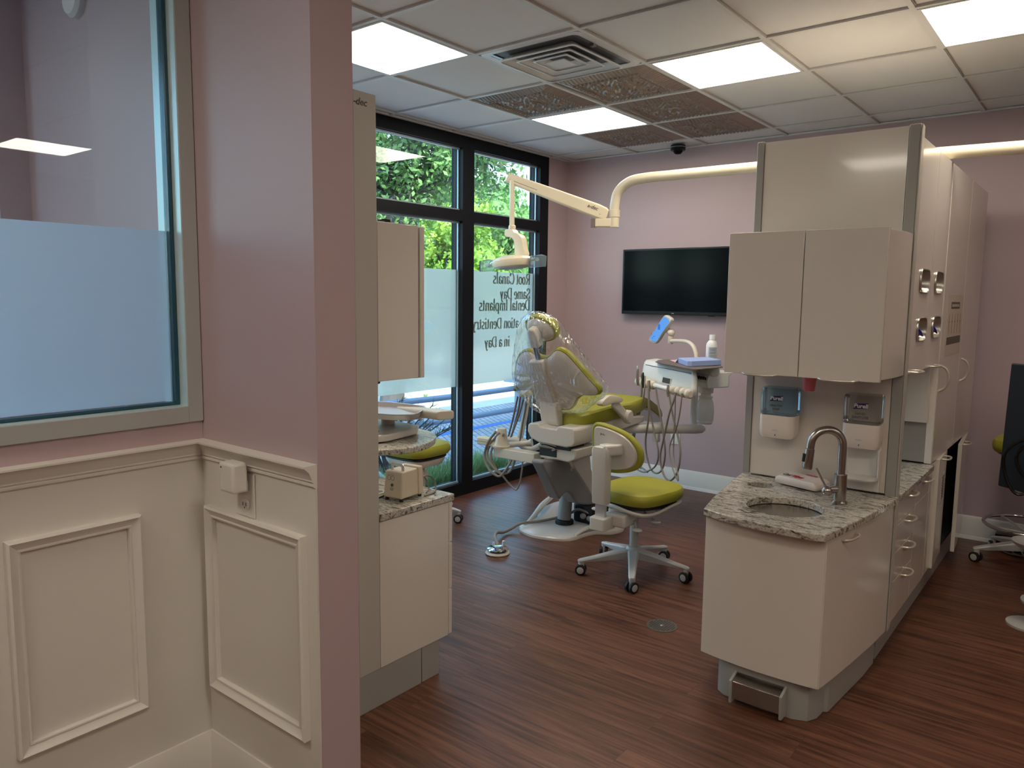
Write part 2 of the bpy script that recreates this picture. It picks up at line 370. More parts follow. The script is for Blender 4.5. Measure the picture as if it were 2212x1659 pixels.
    def quadgrid(s, fn, nu, nv, closed_u=False):
        vs = [fn(i/nu, j/nv) for j in range(nv+1) for i in range(nu+1)]
        fs = [(j*(nu+1)+i, j*(nu+1)+i+1, (j+1)*(nu+1)+i+1, (j+1)*(nu+1)+i) for j in range(nv) for i in range(nu)]
        return s.add(vs, fs)
    def build(s, name, m, parent=None, bevel=0, local=False, sub=0, ang=35, solid=0, parts=None, kind=None, label=None):
        me = bpy.data.meshes.new(name)
        vs = s.v
        if parent is not None and not local:
            inv = XF[parent.name].inverted(); vs = [tuple(inv @ Vector(v)) for v in vs]
        me.from_pydata(vs, [], s.f); me.validate(); me.update()
        import bmesh
        b = bmesh.new(); b.from_mesh(me)
        if s.rec: bmesh.ops.recalc_face_normals(b, faces=b.faces)
        b.to_mesh(me); b.free()
        me.polygons.foreach_set('use_smooth', [True]*len(me.polygons)); me.set_sharp_from_angle(angle=math.radians(ang))
        me.materials.append(MATS[m])
        o = bpy.data.objects.new(name, me); C.objects.link(o)
        XF[o.name] = XF[parent.name] if parent is not None else Matrix.Identity(4)
        if parent is not None: o.parent = parent
        if solid: q = o.modifiers.new('s', 'SOLIDIFY'); q.thickness = solid
        if bevel: q = o.modifiers.new('b', 'BEVEL'); q.width = bevel; q.segments = 3; q.limit_method = 'ANGLE'; q.angle_limit = math.radians(40); q.harden_normals = False
        if sub: q = o.modifiers.new('ss', 'SUBSURF'); q.levels = sub; q.render_levels = sub
        if kind: o['kind'] = kind
        if label: o['label'] = label
        return o
    rec = True
def tag(o, label, cat, group=None, kind=None):
    o['label'] = label; o['category'] = cat
    if group: o['group'] = group
    if kind: o['kind'] = kind
    return o
def thing(name, label, cat, loc=(0, 0, 0), rz=0, group=None):
    o = bpy.data.objects.new(name, None); C.objects.link(o); o.location = loc; o.rotation_euler = (0, 0, rz); o.empty_display_size = 0.05
    XF[o.name] = Matrix.Translation(Vector(loc)) @ Matrix.Rotation(rz, 4, 'Z')
    return tag(o, label, cat, group)
def struct(o): o['kind'] = 'structure'; return o
def copy_tree(o, parent=None):
    c = o.copy(); C.objects.link(c)
    if parent is not None: c.parent = parent
    for ch in list(o.children): copy_tree(ch, c)
    return c
def copy_thing(src, loc, rz, label, group=None):
    c = copy_tree(src); c.location = loc; c.rotation_euler = (0, 0, rz); c['label'] = label
    if group: c['group'] = group
    return c
def rrect(x0, y0, x1, y1, r, n=5):
    o = []
    for cx, cy, a0 in ((x1-r, y1-r, 0), (x0+r, y1-r, PI/2), (x0+r, y0+r, PI), (x1-r, y0+r, 1.5*PI)):
        for i in range(n+1): a = a0+PI/2*i/n; o.append((cx+r*math.cos(a), cy+r*math.sin(a)))
    return o
def smooth_loop(pts, k=4):
    P = [Vector((p[0], p[1])) for p in pts]; n = len(P); o = []
    for i in range(n):
        a, b, c, d = P[i-1], P[i], P[(i+1) % n], P[(i+2) % n]
        for j in range(k):
            t = j/k; q = 0.5*((2*b)+(c-a)*t+(2*a-5*b+4*c-d)*t*t+(3*b-a-3*c+d)*t**3); o.append((q.x, q.y))
    return o
def text_mb(txt, size, mtx, bold=0.0, shear=0, sx=1.0):
    cu = bpy.data.curves.new('t', 'FONT'); cu.body = txt; cu.size = size; cu.align_x = 'CENTER'; cu.align_y = 'CENTER'; cu.offset = bold; cu.shear = shear; cu.extrude = 0.0003; cu.resolution_u = 3
    ob = bpy.data.objects.new('t', cu); C.objects.link(ob); dg = bpy.context.evaluated_depsgraph_get(); dg.update()
    me = bpy.data.meshes.new_from_object(ob.evaluated_get(dg))
    mb = MB(); mb.add([mtx @ Vector((v.co.x*sx, v.co.y, v.co.z)) for v in me.vertices], [tuple(p.vertices) for p in me.polygons])
    bpy.data.objects.remove(ob); bpy.data.curves.remove(cu); bpy.data.meshes.remove(me)
    return mb
def frame_mtx(o, xdir, ydir):
    x = Vector(xdir).normalized(); y = Vector(ydir).normalized(); z = x.cross(y)
    m = Matrix((x, y, z)).transposed().to_4x4(); m.translation = Vector(o); return m
# ================================================================== THE SETTING
G = 0.6096; ZC = 2.718; YB = 3.335; XW = -0.685
XL, YW, XE, YW2 = 1.015, -1.107, 1.578, -0.975      # glazed partition face, wing wall face, wall end, wing wall back
XR = 7.4; YS = -7.0; GZ0 = -0.1
struct(MB().box(XW-0.15, YS, -0.12, XR, YB+0.12, 0).build('floor', 'wood_floor'))
struct(MB().box(XW-0.15, YS, ZC+0.008, XR, YB+0.12, ZC+0.06).build('ceiling', 'ceiling_tile'))
struct(MB().box(XW-0.3, YS-0.2, ZC+0.5, XR+0.3, YB+0.4, ZC+0.7).build('ceiling', 'facade_stucco'))  # unseen roof slab over the ceiling, added so no sun leaks in
struct(MB().box(XW-0.15, YB, 0, XR, YB+0.12, ZC+0.5).build('wall_back', 'mauve_paint'))
struct(MB().box(XR, YS, 0, XR+0.12, YB+0.12, ZC+0.5).build('wall_right', 'mauve_paint'))
struct(MB().box(XW-0.15, YS-0.12, 0, XR+0.12, YS, ZC+0.5).build('wall_front', 'mauve_paint'))
# window wall: solid return next to the back wall, head above the glazing, and the piece left of it
struct(MB().box(XW-0.15, 3.045, 0, XW, YB, ZC+0.5).build('wall_window', 'mauve_paint'))
struct(MB().box(XW-0.15, YS, ZC-0.005, XW, 3.045, ZC+0.5).build('wall_window', 'facade_stucco'))
struct(MB().box(XW-0.15, -1.3, 0, XW, -0.2, ZC-0.005).build('wall_window', 'mauve_paint'))
struct(MB().box(XW-0.15, -3.6, 0, XW, -1.3, 0.80).build('wall_window', 'mauve_paint'))
struct(MB().box(XW-0.15, -1.80, 0.80, XW, -1.3, ZC-0.005).build('wall_window', 'mauve_paint'))
struct(MB().box(XW-0.15, YS, 0, XW, -3.6, ZC-0.005).build('wall_window', 'mauve_paint'))
struct(MB().box(XW-0.15, YB, GZ0, XW, 16, ZC+0.7).build('wall_facade_shade', 'facade_stucco'))  # unseen run of facade added to keep the sun off the near paving
# column on the far side of the partition
struct(MB().box(XW, YW-0.11, 0, -0.20, YW, ZC).build('wall_column', 'mauve_paint'))
# wing wall with its painted end
struct(MB().box(XW, YW, 0, XE, YW2, ZC).build('wall_wing', 'mauve_paint'))
# partition below, above and beyond the window
XP = 0.90
pw = MB(); pw.box(XP, YS, 0, XL, YW, 1.148); pw.box(XP, YS, 2.50, XL, YW, ZC); pw.box(XP, YS, 1.148, XL, -3.4, 2.50)
struct(pw.build('wall_partition', 'mauve_paint'))

def grid_lines():
    a = MB(); b = MB(); hw = 0.0115
    for i in range(-1, 12):
        x = i*G; a.box(x-hw, YS, ZC-0.004, x+hw, YB, ZC+0.006)
        b.box(x+hw, YS, ZC+0.001, x+hw+0.004, YB, ZC+0.0075)  # thin strips beside the bars, their shadow line put in as colour
    for j in range(-11, 6):
        y = j*G; a.box(XW, y-hw, ZC-0.0035, XR, y+hw, ZC+0.006)
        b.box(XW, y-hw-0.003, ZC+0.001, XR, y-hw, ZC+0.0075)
    struct(a.build('trim_1', 'ceiling_grid')); struct(b.build('grid_shadow_lines', 'grid_shadow'))
    c = MB()   # wall angle
    c.box(XW, YB-0.022, ZC-0.006, XR, YB, ZC+0.004); c.box(XW, YS, ZC-0.006, XW+0.022, YB, ZC+0.004)
    struct(c.build('trim_3', 'ceiling_grid'))
grid_lines()

# baseboards
struct(MB().prism([(YB-0.016, 0), (YB, 0), (YB, 0.150), (YB-0.008, 0.150), (YB-0.016, 0.138)], XW, XR, 'x').build('baseboard_back', 'white_paint'))
struct(MB().prism([(YB-0.030, 0), (YB-0.016, 0), (YB-0.016, 0.022), (YB-0.022, 0.020)], XW, XR, 'x').build('baseboard_back', 'white_paint'))
struct(MB().box(XW, 3.047, 0, XW+0.015, YB-0.016, 0.150).build('baseboard_window', 'white_paint', bevel=0.004))

# wainscot boards, rail, mouldings and base on the partition and the wing wall
WT = 0.006
struct(MB().box(XL, YS, 0, XL+WT, YW, 1.03).build('trim_4', 'white_paint'))
struct(MB().box(XL, YW-WT, 0, XE-0.003, YW, 1.03).build('trim_5', 'white_paint'))
rail = [(0, 1.030), (0.010, 1.030), (0.014, 1.034), (0.014, 1.039), (0.010, 1.042), (0.016, 1.046), (0.016, 1.051), (0.020, 1.058), (0.026, 1.072), (0.036, 1.082), (0.042, 1.086), (0.042, 1.091), (0, 1.092)]
def swept(prof, name, m):
    """profile (projection, z) run down the partition, round the inner corner and along the wing wall"""
    n = len(prof); vs = []
    for p, z in prof: vs.append((XL+p, YS, z))
    for p, z in prof: vs.append((XL+p, YW-p, z))
    for p, z in prof: vs.append((XE-0.002, YW-p, z))
    fs = [(k*n+i, k*n+(i+1) % n, (k+1)*n+(i+1) % n, (k+1)*n+i) for k in (0, 1) for i in range(n)]
    fs += [tuple(reversed(range(n))), tuple(range(2*n, 3*n))]
    struct(MB().add(vs, fs).build(name, m, ang=28))
swept(rail, 'trim_6', 'white_paint')
swept([(0, 0), (0.020, 0), (0.020, 0.128), (0.014, 0.142), (0.012, 0.150), (0, 0.150)], 'baseboard_wing', 'white_paint')
swept([(0.020, 0), (0.032, 0), (0.030, 0.012), (0.020, 0.020)], 'baseboard_wing', 'white_paint')
mp = [(0.0, 0.0), (0.0, 0.020), (0.006, 0.024), (0.010, 0.021), (0.014, 0.018), (0.026, 0.013), (0.029, 0.015), (0.033, 0.014), (0.035, 0.008), (0.035, 0.0)]
def picture_frame(a0, z0, a1, z1, fn):
    vs = []; fs = []; n = len(mp)
    for cx, cz, dx, dz in ((a0, z0, 1, 1), (a1, z0, -1, 1), (a1, z1, -1, -1), (a0, z1, 1, -1)):
        for d, h in mp: vs.append(fn(cx+dx*d, cz+dz*d, h))
    for k in range(4):
        for i in range(n-1): fs.append((k*n+i, k*n+i+1, ((k+1) % 4)*n+i+1, ((k+1) % 4)*n+i))
    return MB().add(vs, fs)
struct(picture_frame(-1.657, 0.317, -1.316, 0.902, lambda a, z, h: (XL+WT+h, a, z)).build('trim_7', 'white_paint', ang=25))
struct(picture_frame(-2.30, 0.317, -1.96, 0.902, lambda a, z, h: (XL+WT+h, a, z)).build('trim_7', 'white_paint', ang=25))
struct(picture_frame(1.052, 0.312, 1.534, 0.892, lambda a, z, h: (a, YW-WT-h, z)).build('trim_8', 'white_paint', ang=25))

# partition window (frame, gaskets, clear pane, frosted film)
def partition_window():
    r = bpy.data.objects.new('window_1', None); C.objects.link(r); XF[r.name] = Matrix.Identity(4); struct(r)
    y0, y1, z0, z1 = -3.4, YW, 1.148, 2.50; fw = 0.048
    f = MB()
    for a in ((y1-fw, z0, y1-0.002, z1), (y0, z0, y0+fw, z1), (y0+fw, z0, y1-fw, z0+fw), (y0+fw, z1-fw, y1-fw, z1)):
        f.box(XL+0.001, a[0], a[1], XL+0.012, a[2], a[3])
    f.build('window_frame', 'window_frame_grey', r, bevel=0.0015)
    j = MB()
    j.box(XP-0.008, y1-fw-0.002, z0+fw, XL+0.010, y1-fw+0.003, z1-fw); j.box(XP-0.008, y0+fw, z0+fw, XL+0.010, y0+fw+0.004, z1-fw)
    j.box(XP-0.008, y0+fw, z0+fw-0.003, XL+0.010, y1-fw, z0+fw+0.002); j.box(XP-0.008, y0+fw, z1-fw-0.002, XL+0.010, y1-fw, z1-fw+0.003)
    j.build('jamb', 'daylit_aluminium', r)
    g = MB(); t = 0.014; a, b = 0.950, 0.984
    g.box(a, y1-fw-t, z0+fw, b, y1-fw-0.002, z1-fw); g.box(a, y0+fw+0.004, z0+fw+0.002, b, y1-fw-t, z0+fw+0.012)
    g.box(a, y0+fw+0.004, z1-fw-t, b, y1-fw-t, z1-fw-0.002); g.build('gasket', 'seam_teal', r, bevel=0.004)
    MB().box(0.965, y0+fw+0.005, z0+fw+0.003, 0.971, y1-fw-0.006, z1-fw-0.003).build('pane', 'partition_glass', r)
    MB().box(0.958, y0+fw+0.006, z0+fw+0.014, 0.9595, y1-fw-0.016, 1.715).build('frosted_film', 'frosted_partition', r)
mat('seam_teal', (0.02, 0.075, 0.11, 1), 0.3)
partition_window()

# storefront glazing of the treatment room
def storefront():
    r = bpy.data.objects.new('window_2', None); C.objects.link(r); XF[r.name] = Matrix.Identity(4); struct(r)
    fx0, fx1 = XW-0.115, XW; y0, y1 = -0.20, 3.043; zt = ZC-0.006
    f = MB()
    yc = [(y0, y0+0.07), (0.86, 0.985), (1.958, 2.085), (2.925, y1)]
    for i, (a, b) in enumerate(yc): f.box(fx0, a, 0, fx1, b, zt)
    for i in range(3):
        a, b = yc[i][1], yc[i+1][0]
        f.box(fx0, a, 0, fx1, b, 0.095); f.box(fx0, a, zt-0.085, fx1, b, zt); f.box(fx0, a, 2.092, fx1, b, 2.170)
    f.build('window_frame', 'black_frame', r)
    s = MB(); s2 = MB()
    for i in range(3):
        a, b = yc[i][1], yc[i+1][0]
        for z0, z1 in ((0.095, 2.092), (2.170, zt-0.085)):
            s.box(XW-0.050, a, z0, XW-0.034, b, z0+0.014); s.box(XW-0.05, b-0.010, z0, XW-0.040, b, z1); s.box(XW-0.05, a, z1-0.014, XW-0.034, b, z1)
    s.build('glazing_bead', 'bead_pale', r)
    g = MB()
    for i in range(3):
        a, b = yc[i][1], yc[i+1][0]
        for z0, z1 in ((0.09, 2.095), (2.165, zt-0.08)): g.box(XW-0.062, a-0.004, z0, XW-0.056, b+0.004, z1)
    g.build('pane', 'window_glass', r)
    for i in range(3):
        a, b = yc[i][1], yc[i+1][0]
        MB().box(XW-0.0635, a+0.004, 0.845, XW-0.0630, b-0.004, 1.735).build('frosted_film', 'frosted_film', r)
mat('bead_pale', (0.35, 0.44, 0.50, 1), 0.3, metal=0.4)
storefront()
def side_window():
    r = bpy.data.objects.new('window_3', None); C.objects.link(r); XF[r.name] = Matrix.Identity(4); struct(r)
    f = MB(); x0, x1 = XW-0.11, XW
    for a, b in ((-3.6, -3.54), (-1.86, -1.80)): f.box(x0, a, 0.80, x1, b, ZC-0.006)
    for a, b in ((-3.54, -1.86),): f.box(x0, a, 0.80, x1, b, 0.87); f.box(x0, a, ZC-0.09, x1, b, ZC-0.006)
    f.build('window_frame', 'black_frame', r)
    MB().box(XW-0.062, -3.55, 0.86, XW-0.056, -1.85, ZC-0.08).build('pane', 'window_glass', r)
side_window()

# mirrored vinyl lettering, drawn with high-contrast serif strokes
def arc(cx, cy, rx, ry, a0, a1, n=14):
    return [(cx+rx*math.cos(math.radians(a0+(a1-a0)*i/n)), cy+ry*math.sin(math.radians(a0+(a1-a0)*i/n))) for i in range(n+1)]
def L(*p): return list(p)
XH, CH, AH, DS = 0.48, 0.70, 0.74, -0.20
GL = {
 'a': (0.40, [arc(0.15, 0.13, 0.11, 0.12, 60, 330), L((0.06, 0.36), (0.06, 0.38)), arc(0.17, 0.34, 0.11, 0.13, 170, 0), L((0.28, 0.36), (0.28, 0.06)), L((0.28, 0.05), (0.37, 0.015)), L((0.15, 0.25), (0.28, 0.29))]),
 'C': (0.56, [arc(0.28, 0.35, 0.23, 0.35, 35, 325, 24), L((0.47, 0.70), (0.47, 0.50))]),
 'D': (0.60, [L((0.11, 0.0), (0.11, 0.70)), L((0.02, 0.69), (0.24, 0.69)), L((0.02, 0.01), (0.24, 0.01)), arc(0.24, 0.35, 0.29, 0.34, 90, -90, 20)]),
 'I': (0.26, [L((0.13, 0), (0.13, 0.7)), L((0.02, 0.69), (0.24, 0.69)), L((0.02, 0.01), (0.24, 0.01))]),
 'R': (0.58, [L((0.12, 0), (0.12, 0.7)), L((0.02, 0.69), (0.26, 0.69)), L((0.02, 0.01), (0.22, 0.01)), arc(0.26, 0.52, 0.20, 0.17, 90, -90, 16), L((0.12, 0.35), (0.26, 0.35)), L((0.28, 0.35), (0.46, 0.03)), L((0.42, 0.01), (0.57, 0.01))]),
 'S': (0.46, [arc(0.22, 0.52, 0.16, 0.17, 30, 235, 16), L((0.11, 0.41), (0.32, 0.28)), arc(0.22, 0.17, 0.16, 0.16, 55, -150, 16), L((0.36, 0.68), (0.36, 0.52)), L((0.07, 0.20), (0.07, 0.02))]),
 'd': (0.46, [arc(0.18, 0.23, 0.13, 0.23, 60, 300, 18), L((0.34, 0.0), (0.34, 0.74)), L((0.24, 0.73), (0.34, 0.73)), L((0.18, 0.46), (0.34, 0.42)), L((0.18, 0.0), (0.34, 0.05)), L((0.34, 0.01), (0.43, 0.01))]),
 'e': (0.38, [arc(0.19, 0.23, 0.14, 0.24, 0, 315, 20), L((0.06, 0.25), (0.33, 0.25))]),
 'i': (0.24, [L((0.12, 0), (0.12, 0.46)), L((0.03, 0.45), (0.13, 0.45)), L((0.02, 0.01), (0.22, 0.01)), L((0.12, 0.60), (0.12, 0.70))]),
 'l': (0.24, [L((0.12, 0), (0.12, 0.74)), L((0.03, 0.73), (0.13, 0.73)), L((0.02, 0.01), (0.22, 0.01))]),
 'm': (0.70, [L((0.11, 0), (0.11, 0.46)), L((0.02, 0.45), (0.11, 0.45)), L((0.02, 0.01), (0.20, 0.01)), arc(0.24, 0.33, 0.11, 0.14, 160, 0), L((0.35, 0.34), (0.35, 0)), L((0.27, 0.01), (0.44, 0.01)), arc(0.48, 0.33, 0.11, 0.14, 160, 0), L((0.59, 0.34), (0.59, 0)), L((0.51, 0.01), (0.68, 0.01))]),
 'n': (0.47, [L((0.11, 0), (0.11, 0.46)), L((0.02, 0.45), (0.11, 0.45)), L((0.02, 0.01), (0.20, 0.01)), arc(0.24, 0.33, 0.12, 0.14, 160, 0), L((0.36, 0.34), (0.36, 0)), L((0.28, 0.01), (0.45, 0.01))]),
 'o': (0.42, [arc(0.21, 0.235, 0.155, 0.235, 0, 360, 26)]),
 'p': (0.46, [L((0.11, -0.20), (0.11, 0.46)), L((0.02, 0.45), (0.11, 0.45)), L((0.02, -0.19), (0.22, -0.19)), arc(0.26, 0.23, 0.14, 0.24, 130, -130, 18)]),
 'r': (0.34, [L((0.11, 0), (0.11, 0.46)), L((0.02, 0.45), (0.11, 0.45)), L((0.02, 0.01), (0.22, 0.01)), arc(0.24, 0.32, 0.12, 0.15, 165, 60), L((0.29, 0.46), (0.29, 0.40))]),
 's': (0.34, [arc(0.17, 0.36, 0.10, 0.11, 30, 235, 12), L((0.10, 0.28), (0.23, 0.20)), arc(0.17, 0.12, 0.11, 0.12, 55, -150, 12)]),
 't': (0.29, [L((0.13, 0.62), (0.13, 0.10)), arc(0.21, 0.10, 0.08, 0.09, 180, 320, 8), L((0.02, 0.45), (0.26, 0.45))]),
 'y': (0.42, [L((0.09, 0.46), (0.22, 0.04)), L((0.34, 0.46), (0.19, -0.10)), arc(0.12, -0.11, 0.07, 0.08, 0, -150, 8), L((0.02, 0.45), (0.18, 0.45)), L((0.27, 0.45), (0.41, 0.45))]),
 ' ': (0.22, [])}
def lettering(txt, y_start, zbase, size, label):
    """reads correctly from the street, so it runs towards smaller y seen from inside"""
    mb = MB(); x = 0; T = 0.125; t0 = 0.042; sx = 0.90
    for ch in txt:
        adv, strokes = GL[ch]
        for st in strokes:
            n = len(st); lft = []; rgt = []
            for i in range(n):
                a = st[max(0, i-1)]; b = st[min(n-1, i+1)]; dx, dy = (b[0]-a[0])*sx, b[1]-a[1]; l = math.hypot(dx, dy) or 1; dx /= l; dy /= l
                w_ = (t0+(T-t0)*abs(dy)**1.5)/2; px, py = st[i][0]*sx, st[i][1]
                lft.append((px-dy*w_, py+dx*w_)); rgt.append((px+dy*w_, py-dx*w_))
            vs = [(XW-0.066, y_start-(x+p[0])*size, zbase+p[1]*size) for p in lft+rgt]
            vs += [(XW-0.0645, v[1], v[2]) for v in vs]
            m = 2*n
            mb.add(vs, [(i, i+1, n+i+1, n+i) for i in range(n-1)] + [(m+i, m+n+i, m+n+i+1, m+i+1) for i in range(n-1)])
        x += adv*sx
    mb.rec = False
    o = mb.build('window_lettering', 'letter_slate'); tag(o, label, 'window lettering', 'lines of lettering on the frosted window'); return x*size
LY = 2.885
lettering('Root Canals', LY, 1.642, 0.126, 'mirrored dark serif lettering Root Canals, top line on the frosted window')
lettering('Same Day', LY, 1.520, 0.126, 'mirrored dark serif lettering Same Day on the frosted window')
lettering('Dental Implants', LY, 1.425, 0.128, 'mirrored dark serif lettering Dental Implants on the frosted window')
lettering('ation Dentistry', LY-0.155, 1.280, 0.121, 'mirrored dark serif lettering ending Dentistry, partly behind the headrest')
lettering('in a Day', LY-0.27, 1.130, 0.121, 'mirrored dark serif lettering in a Day, bottom line on the frosted window')

# ================================================================== CEILING THINGS
def ceiling_lamp(i, j, label):
    t = thing('ceiling_light', label, 'ceiling light', ((i+.5)*G, (j+.5)*G, ZC), 0, 'square ceiling light panels'); h = G/2-0.012
    f = MB(); q = 0.014
    for a in ((-h, -h, h, -h+q), (-h, h-q, h, h), (-h, -h+q, -h+q, h-q), (h-q, -h+q, h, h-q)): f.box(a[0], a[1], -0.006, a[2], a[3], 0.006)
    f.build('frame', 'ceiling_grid', t, local=True)
    MB().box(-h+q, -h+q, -0.003, h-q, h-q, 0.004).build('diffuser', 'lamp_warm', t, local=True)
ceiling_lamp(0, 0, 'lit ceiling panel cut off by the mauve wall end at left')
ceiling_lamp(2, 2, 'lit ceiling panel beside the air vent and large tin tile')
ceiling_lamp(0, 3, 'lit ceiling panel framed by the patterned tin tiles')
ceiling_lamp(4, 2, 'lit ceiling panel at the top right corner of the view')
for i, j, lb in ((9, 0, 'lit ceiling panel reflected as a pale strip in the partition glass'), (5, -3, 'lit ceiling panel almost overhead, above the open floor'),
                 (8, -3, 'lit ceiling panel on the right side of the entrance area'), (6, -7, 'lit ceiling panel farthest back in the entrance area'),
                 (2, -5, 'lit ceiling panel in front of the white panelled wall'), (0, -5, 'unseen lit ceiling panel added to warm the room behind the partition glass')): ceiling_lamp(i, j, lb)  # the panel behind the partition is added to warm that room
struct_h = None
def tin_height(u, v):
    """relief of a pressed tin tile, u and v in -1..1"""
    a = np.maximum(abs(u), abs(v)); r = np.sqrt(u*u+v*v); th = np.arctan2(v, u)
    e = np.where(abs(u) > abs(v), v, u)
    h = np.zeros_like(u)
    h += np.where(a > 0.93, 0.0, np.where(a > 0.74, -0.014*(0.93-a)/0.19-0.003*abs(np.sin(e*38)), -0.014))
    rope = np.exp(-((a-0.70)/0.022)**2)*(0.55+0.45*np.sin(e*70+a*60)); h -= 0.011*rope
    h -= 0.006*np.exp(-((a-0.63)/0.009)**2)
    inn = 1/(1+np.exp((a-0.60)*60))
    h -= inn*0.010*np.exp(-((r-0.22)/0.02)**2)
    h -= inn*0.011*np.exp(-(r/0.09)**2)*(0.7+0.3*np.cos(6*th))
    h -= inn*0.007*np.exp(-((r-0.30-0.03*np.cos(8*th))/0.025)**2)
    for s1 in (-1, 1):
        for s2 in (-1, 1):
            x = u*s1; y = v*s2
            for cx, cy, rr, k in ((0.40, 0.40, 0.12, 3), (0.18, 0.45, 0.09, 2), (0.45, 0.18, 0.09, 2), (0.30, 0.30, 0.06, 2)):
                d = np.sqrt((x-cx)**2+(y-cy)**2); q = np.arctan2(y-cy, x-cx)
                h -= inn*0.008*np.exp(-(d/rr)**2)*(0.5+0.5*np.sin(d*70-k*q))
    h -= inn*0.006*(np.sin(u*31+2*np.sin(v*14))*np.sin(v*29+2*np.sin(u*13)))
    return h
def tin_tile():
    n = 150; g = np.linspace(-1, 1, n+1); U, V = np.meshgrid(g, g); Hh = tin_height(U, V); s = G/2-0.012
    vs = np.stack([U*s, V*s, Hh*1.25+0.004], -1).reshape(-1, 3)
    idx = np.arange((n+1)*(n+1)).reshape(n+1, n+1)
    fs = np.stack([idx[:-1, :-1], idx[1:, :-1], idx[1:, 1:], idx[:-1, 1:]], -1).reshape(-1, 4)
    mb = MB(); mb.v = [tuple(map(float, v)) for v in vs]; mb.f = [tuple(map(int, f)) for f in fs]; mb.rec = False
    o = mb.build('tin_ceiling_tile', 'tin_bronze', ang=180); return o
tt = tin_tile(); grp = 'pressed tin ceiling tiles'
spots = [(0, 2, 'bronze pressed tin ceiling tile nearest the window, beside the lit panel'), (1, 2, 'bronze pressed tin ceiling tile directly behind the air vent'),
         (1, 3, 'bronze pressed tin ceiling tile in the middle of its row of three'), (1, 4, 'bronze pressed tin ceiling tile at the far right end of the cluster'),
         (0, 4, 'bronze pressed tin ceiling tile beyond the lit panel, nearest the black camera')]
for k, (i, j, lb) in enumerate(spots):
    o = tt if k == 0 else tt.copy()
    if k: C.objects.link(o)
    o.location = ((i+.5)*G, (j+.5)*G, ZC+0.003); tag(o, lb, 'ceiling tile', grp)
def air_vent():
    t = thing('ceiling_vent', 'square white louvred air vent with clear deflector in the ceiling', 'air vent', (1.5*G, 1.5*G, ZC)); h = G/2-0.012
    def ring(mb, r0, z0, r1, z1, th=0.004):
        a = rrect(-r0, -r0, r0, r0, 0.03*r0/h, 3); b = rrect(-r1, -r1, r1, r1, 0.03*r1/h, 3); n = len(a)
        vs = [(p[0], p[1], z0) for p in a]+[(p[0], p[1], z1) for p in b]+[(p[0], p[1], z1+th) for p in b]+[(p[0], p[1], z0+th) for p in a]
        mb.add(vs, [(k*n+i, k*n+(i+1) % n, ((k+1) % 4)*n+(i+1) % n, ((k+1) % 4)*n+i) for k in range(4) for i in range(n)])
    f = MB(); ring(f, h, -0.004, h-0.035, -0.002); f.build('frame', 'vent_white', t, local=True)
    MB().box(-h+0.02, -h+0.02, 0.004, h-0.02, h-0.02, 0.006).build('backing', 'vent_shade', t, local=True)
    for k, r in enumerate((0.225, 0.160, 0.100)):
        l = MB(); ring(l, r, -0.030+0.004*k, r-0.040, 0.0); ring(l, r+0.004, -0.031+0.004*k, r-0.006, -0.033+0.004*k, 0.002); l.build('louvre', 'vent_white', t, local=True)
    MB().prism(rrect(-0.055, -0.055, 0.055, 0.055, 0.006), -0.027, -0.022).build('centre_plate', 'vent_white', t, local=True)
    d = MB(); d.add([(-0.29, 0.10, -0.010), (0.29, 0.10, -0.010), (0.29, 0.29, -0.034), (-0.29, 0.29, -0.034)], [(0, 1, 2, 3)])
    k = MB(); k.add([(-0.292, 0.292, -0.012), (0.292, 0.292, -0.012), (0.292, 0.255, -0.052), (-0.292, 0.255, -0.052)], [(0, 1, 2, 3)]); k.rec = False
    MB().box(0.236, -0.11, -0.014, 0.258, -0.085, -0.001).build('clip', 'vent_metal', t, local=True)
    for a, b in ((-h+0.036, -0.235), (0.235, h-0.036)): MB().add([(a, -0.26, -0.001), (b, -0.26, -0.001), (b, 0.26, -0.001), (a, 0.26, -0.001)], [(0, 1, 2, 3)]).build('deflector', 'vent_metal', t, local=True)
air_vent()
def dome_camera():
    t = thing('security_camera', 'small black dome camera on the ceiling near the back wall', 'security camera', (0.43, 3.197, ZC))
    MB().lathe([(0.056, -0.004), (0.058, -0.012), (0.058, -0.038), (0.050, -0.046), (0.0, -0.047)], n=28).build('housing', 'camera_black', t, local=True)
    MB().lathe([(0.036, -0.044), (0.033, -0.058), (0.022, -0.069), (0.0, -0.073)], n=24).build('dome', 'tv_black', t, local=True)
    MB().lathe([(0.059, -0.018), (0.0597, -0.020), (0.059, -0.022)], n=28).build('trim_ring', 'logo_grey', t, local=True)
dome_camera()

# bell / chime on the wall behind the partition glass
t = thing('wall_chime', 'round white device on the wall seen through the upper left glass', 'wall device', (0.30, YW, 2.53))
MB().lathe([(0.062, 0.0), (0.062, 0.018), (0.052, 0.030), (0.0, 0.034)], m=Matrix.Rotation(PI/2, 4, 'X'), n=28).build('cover', 'outlet_white', t, local=True)

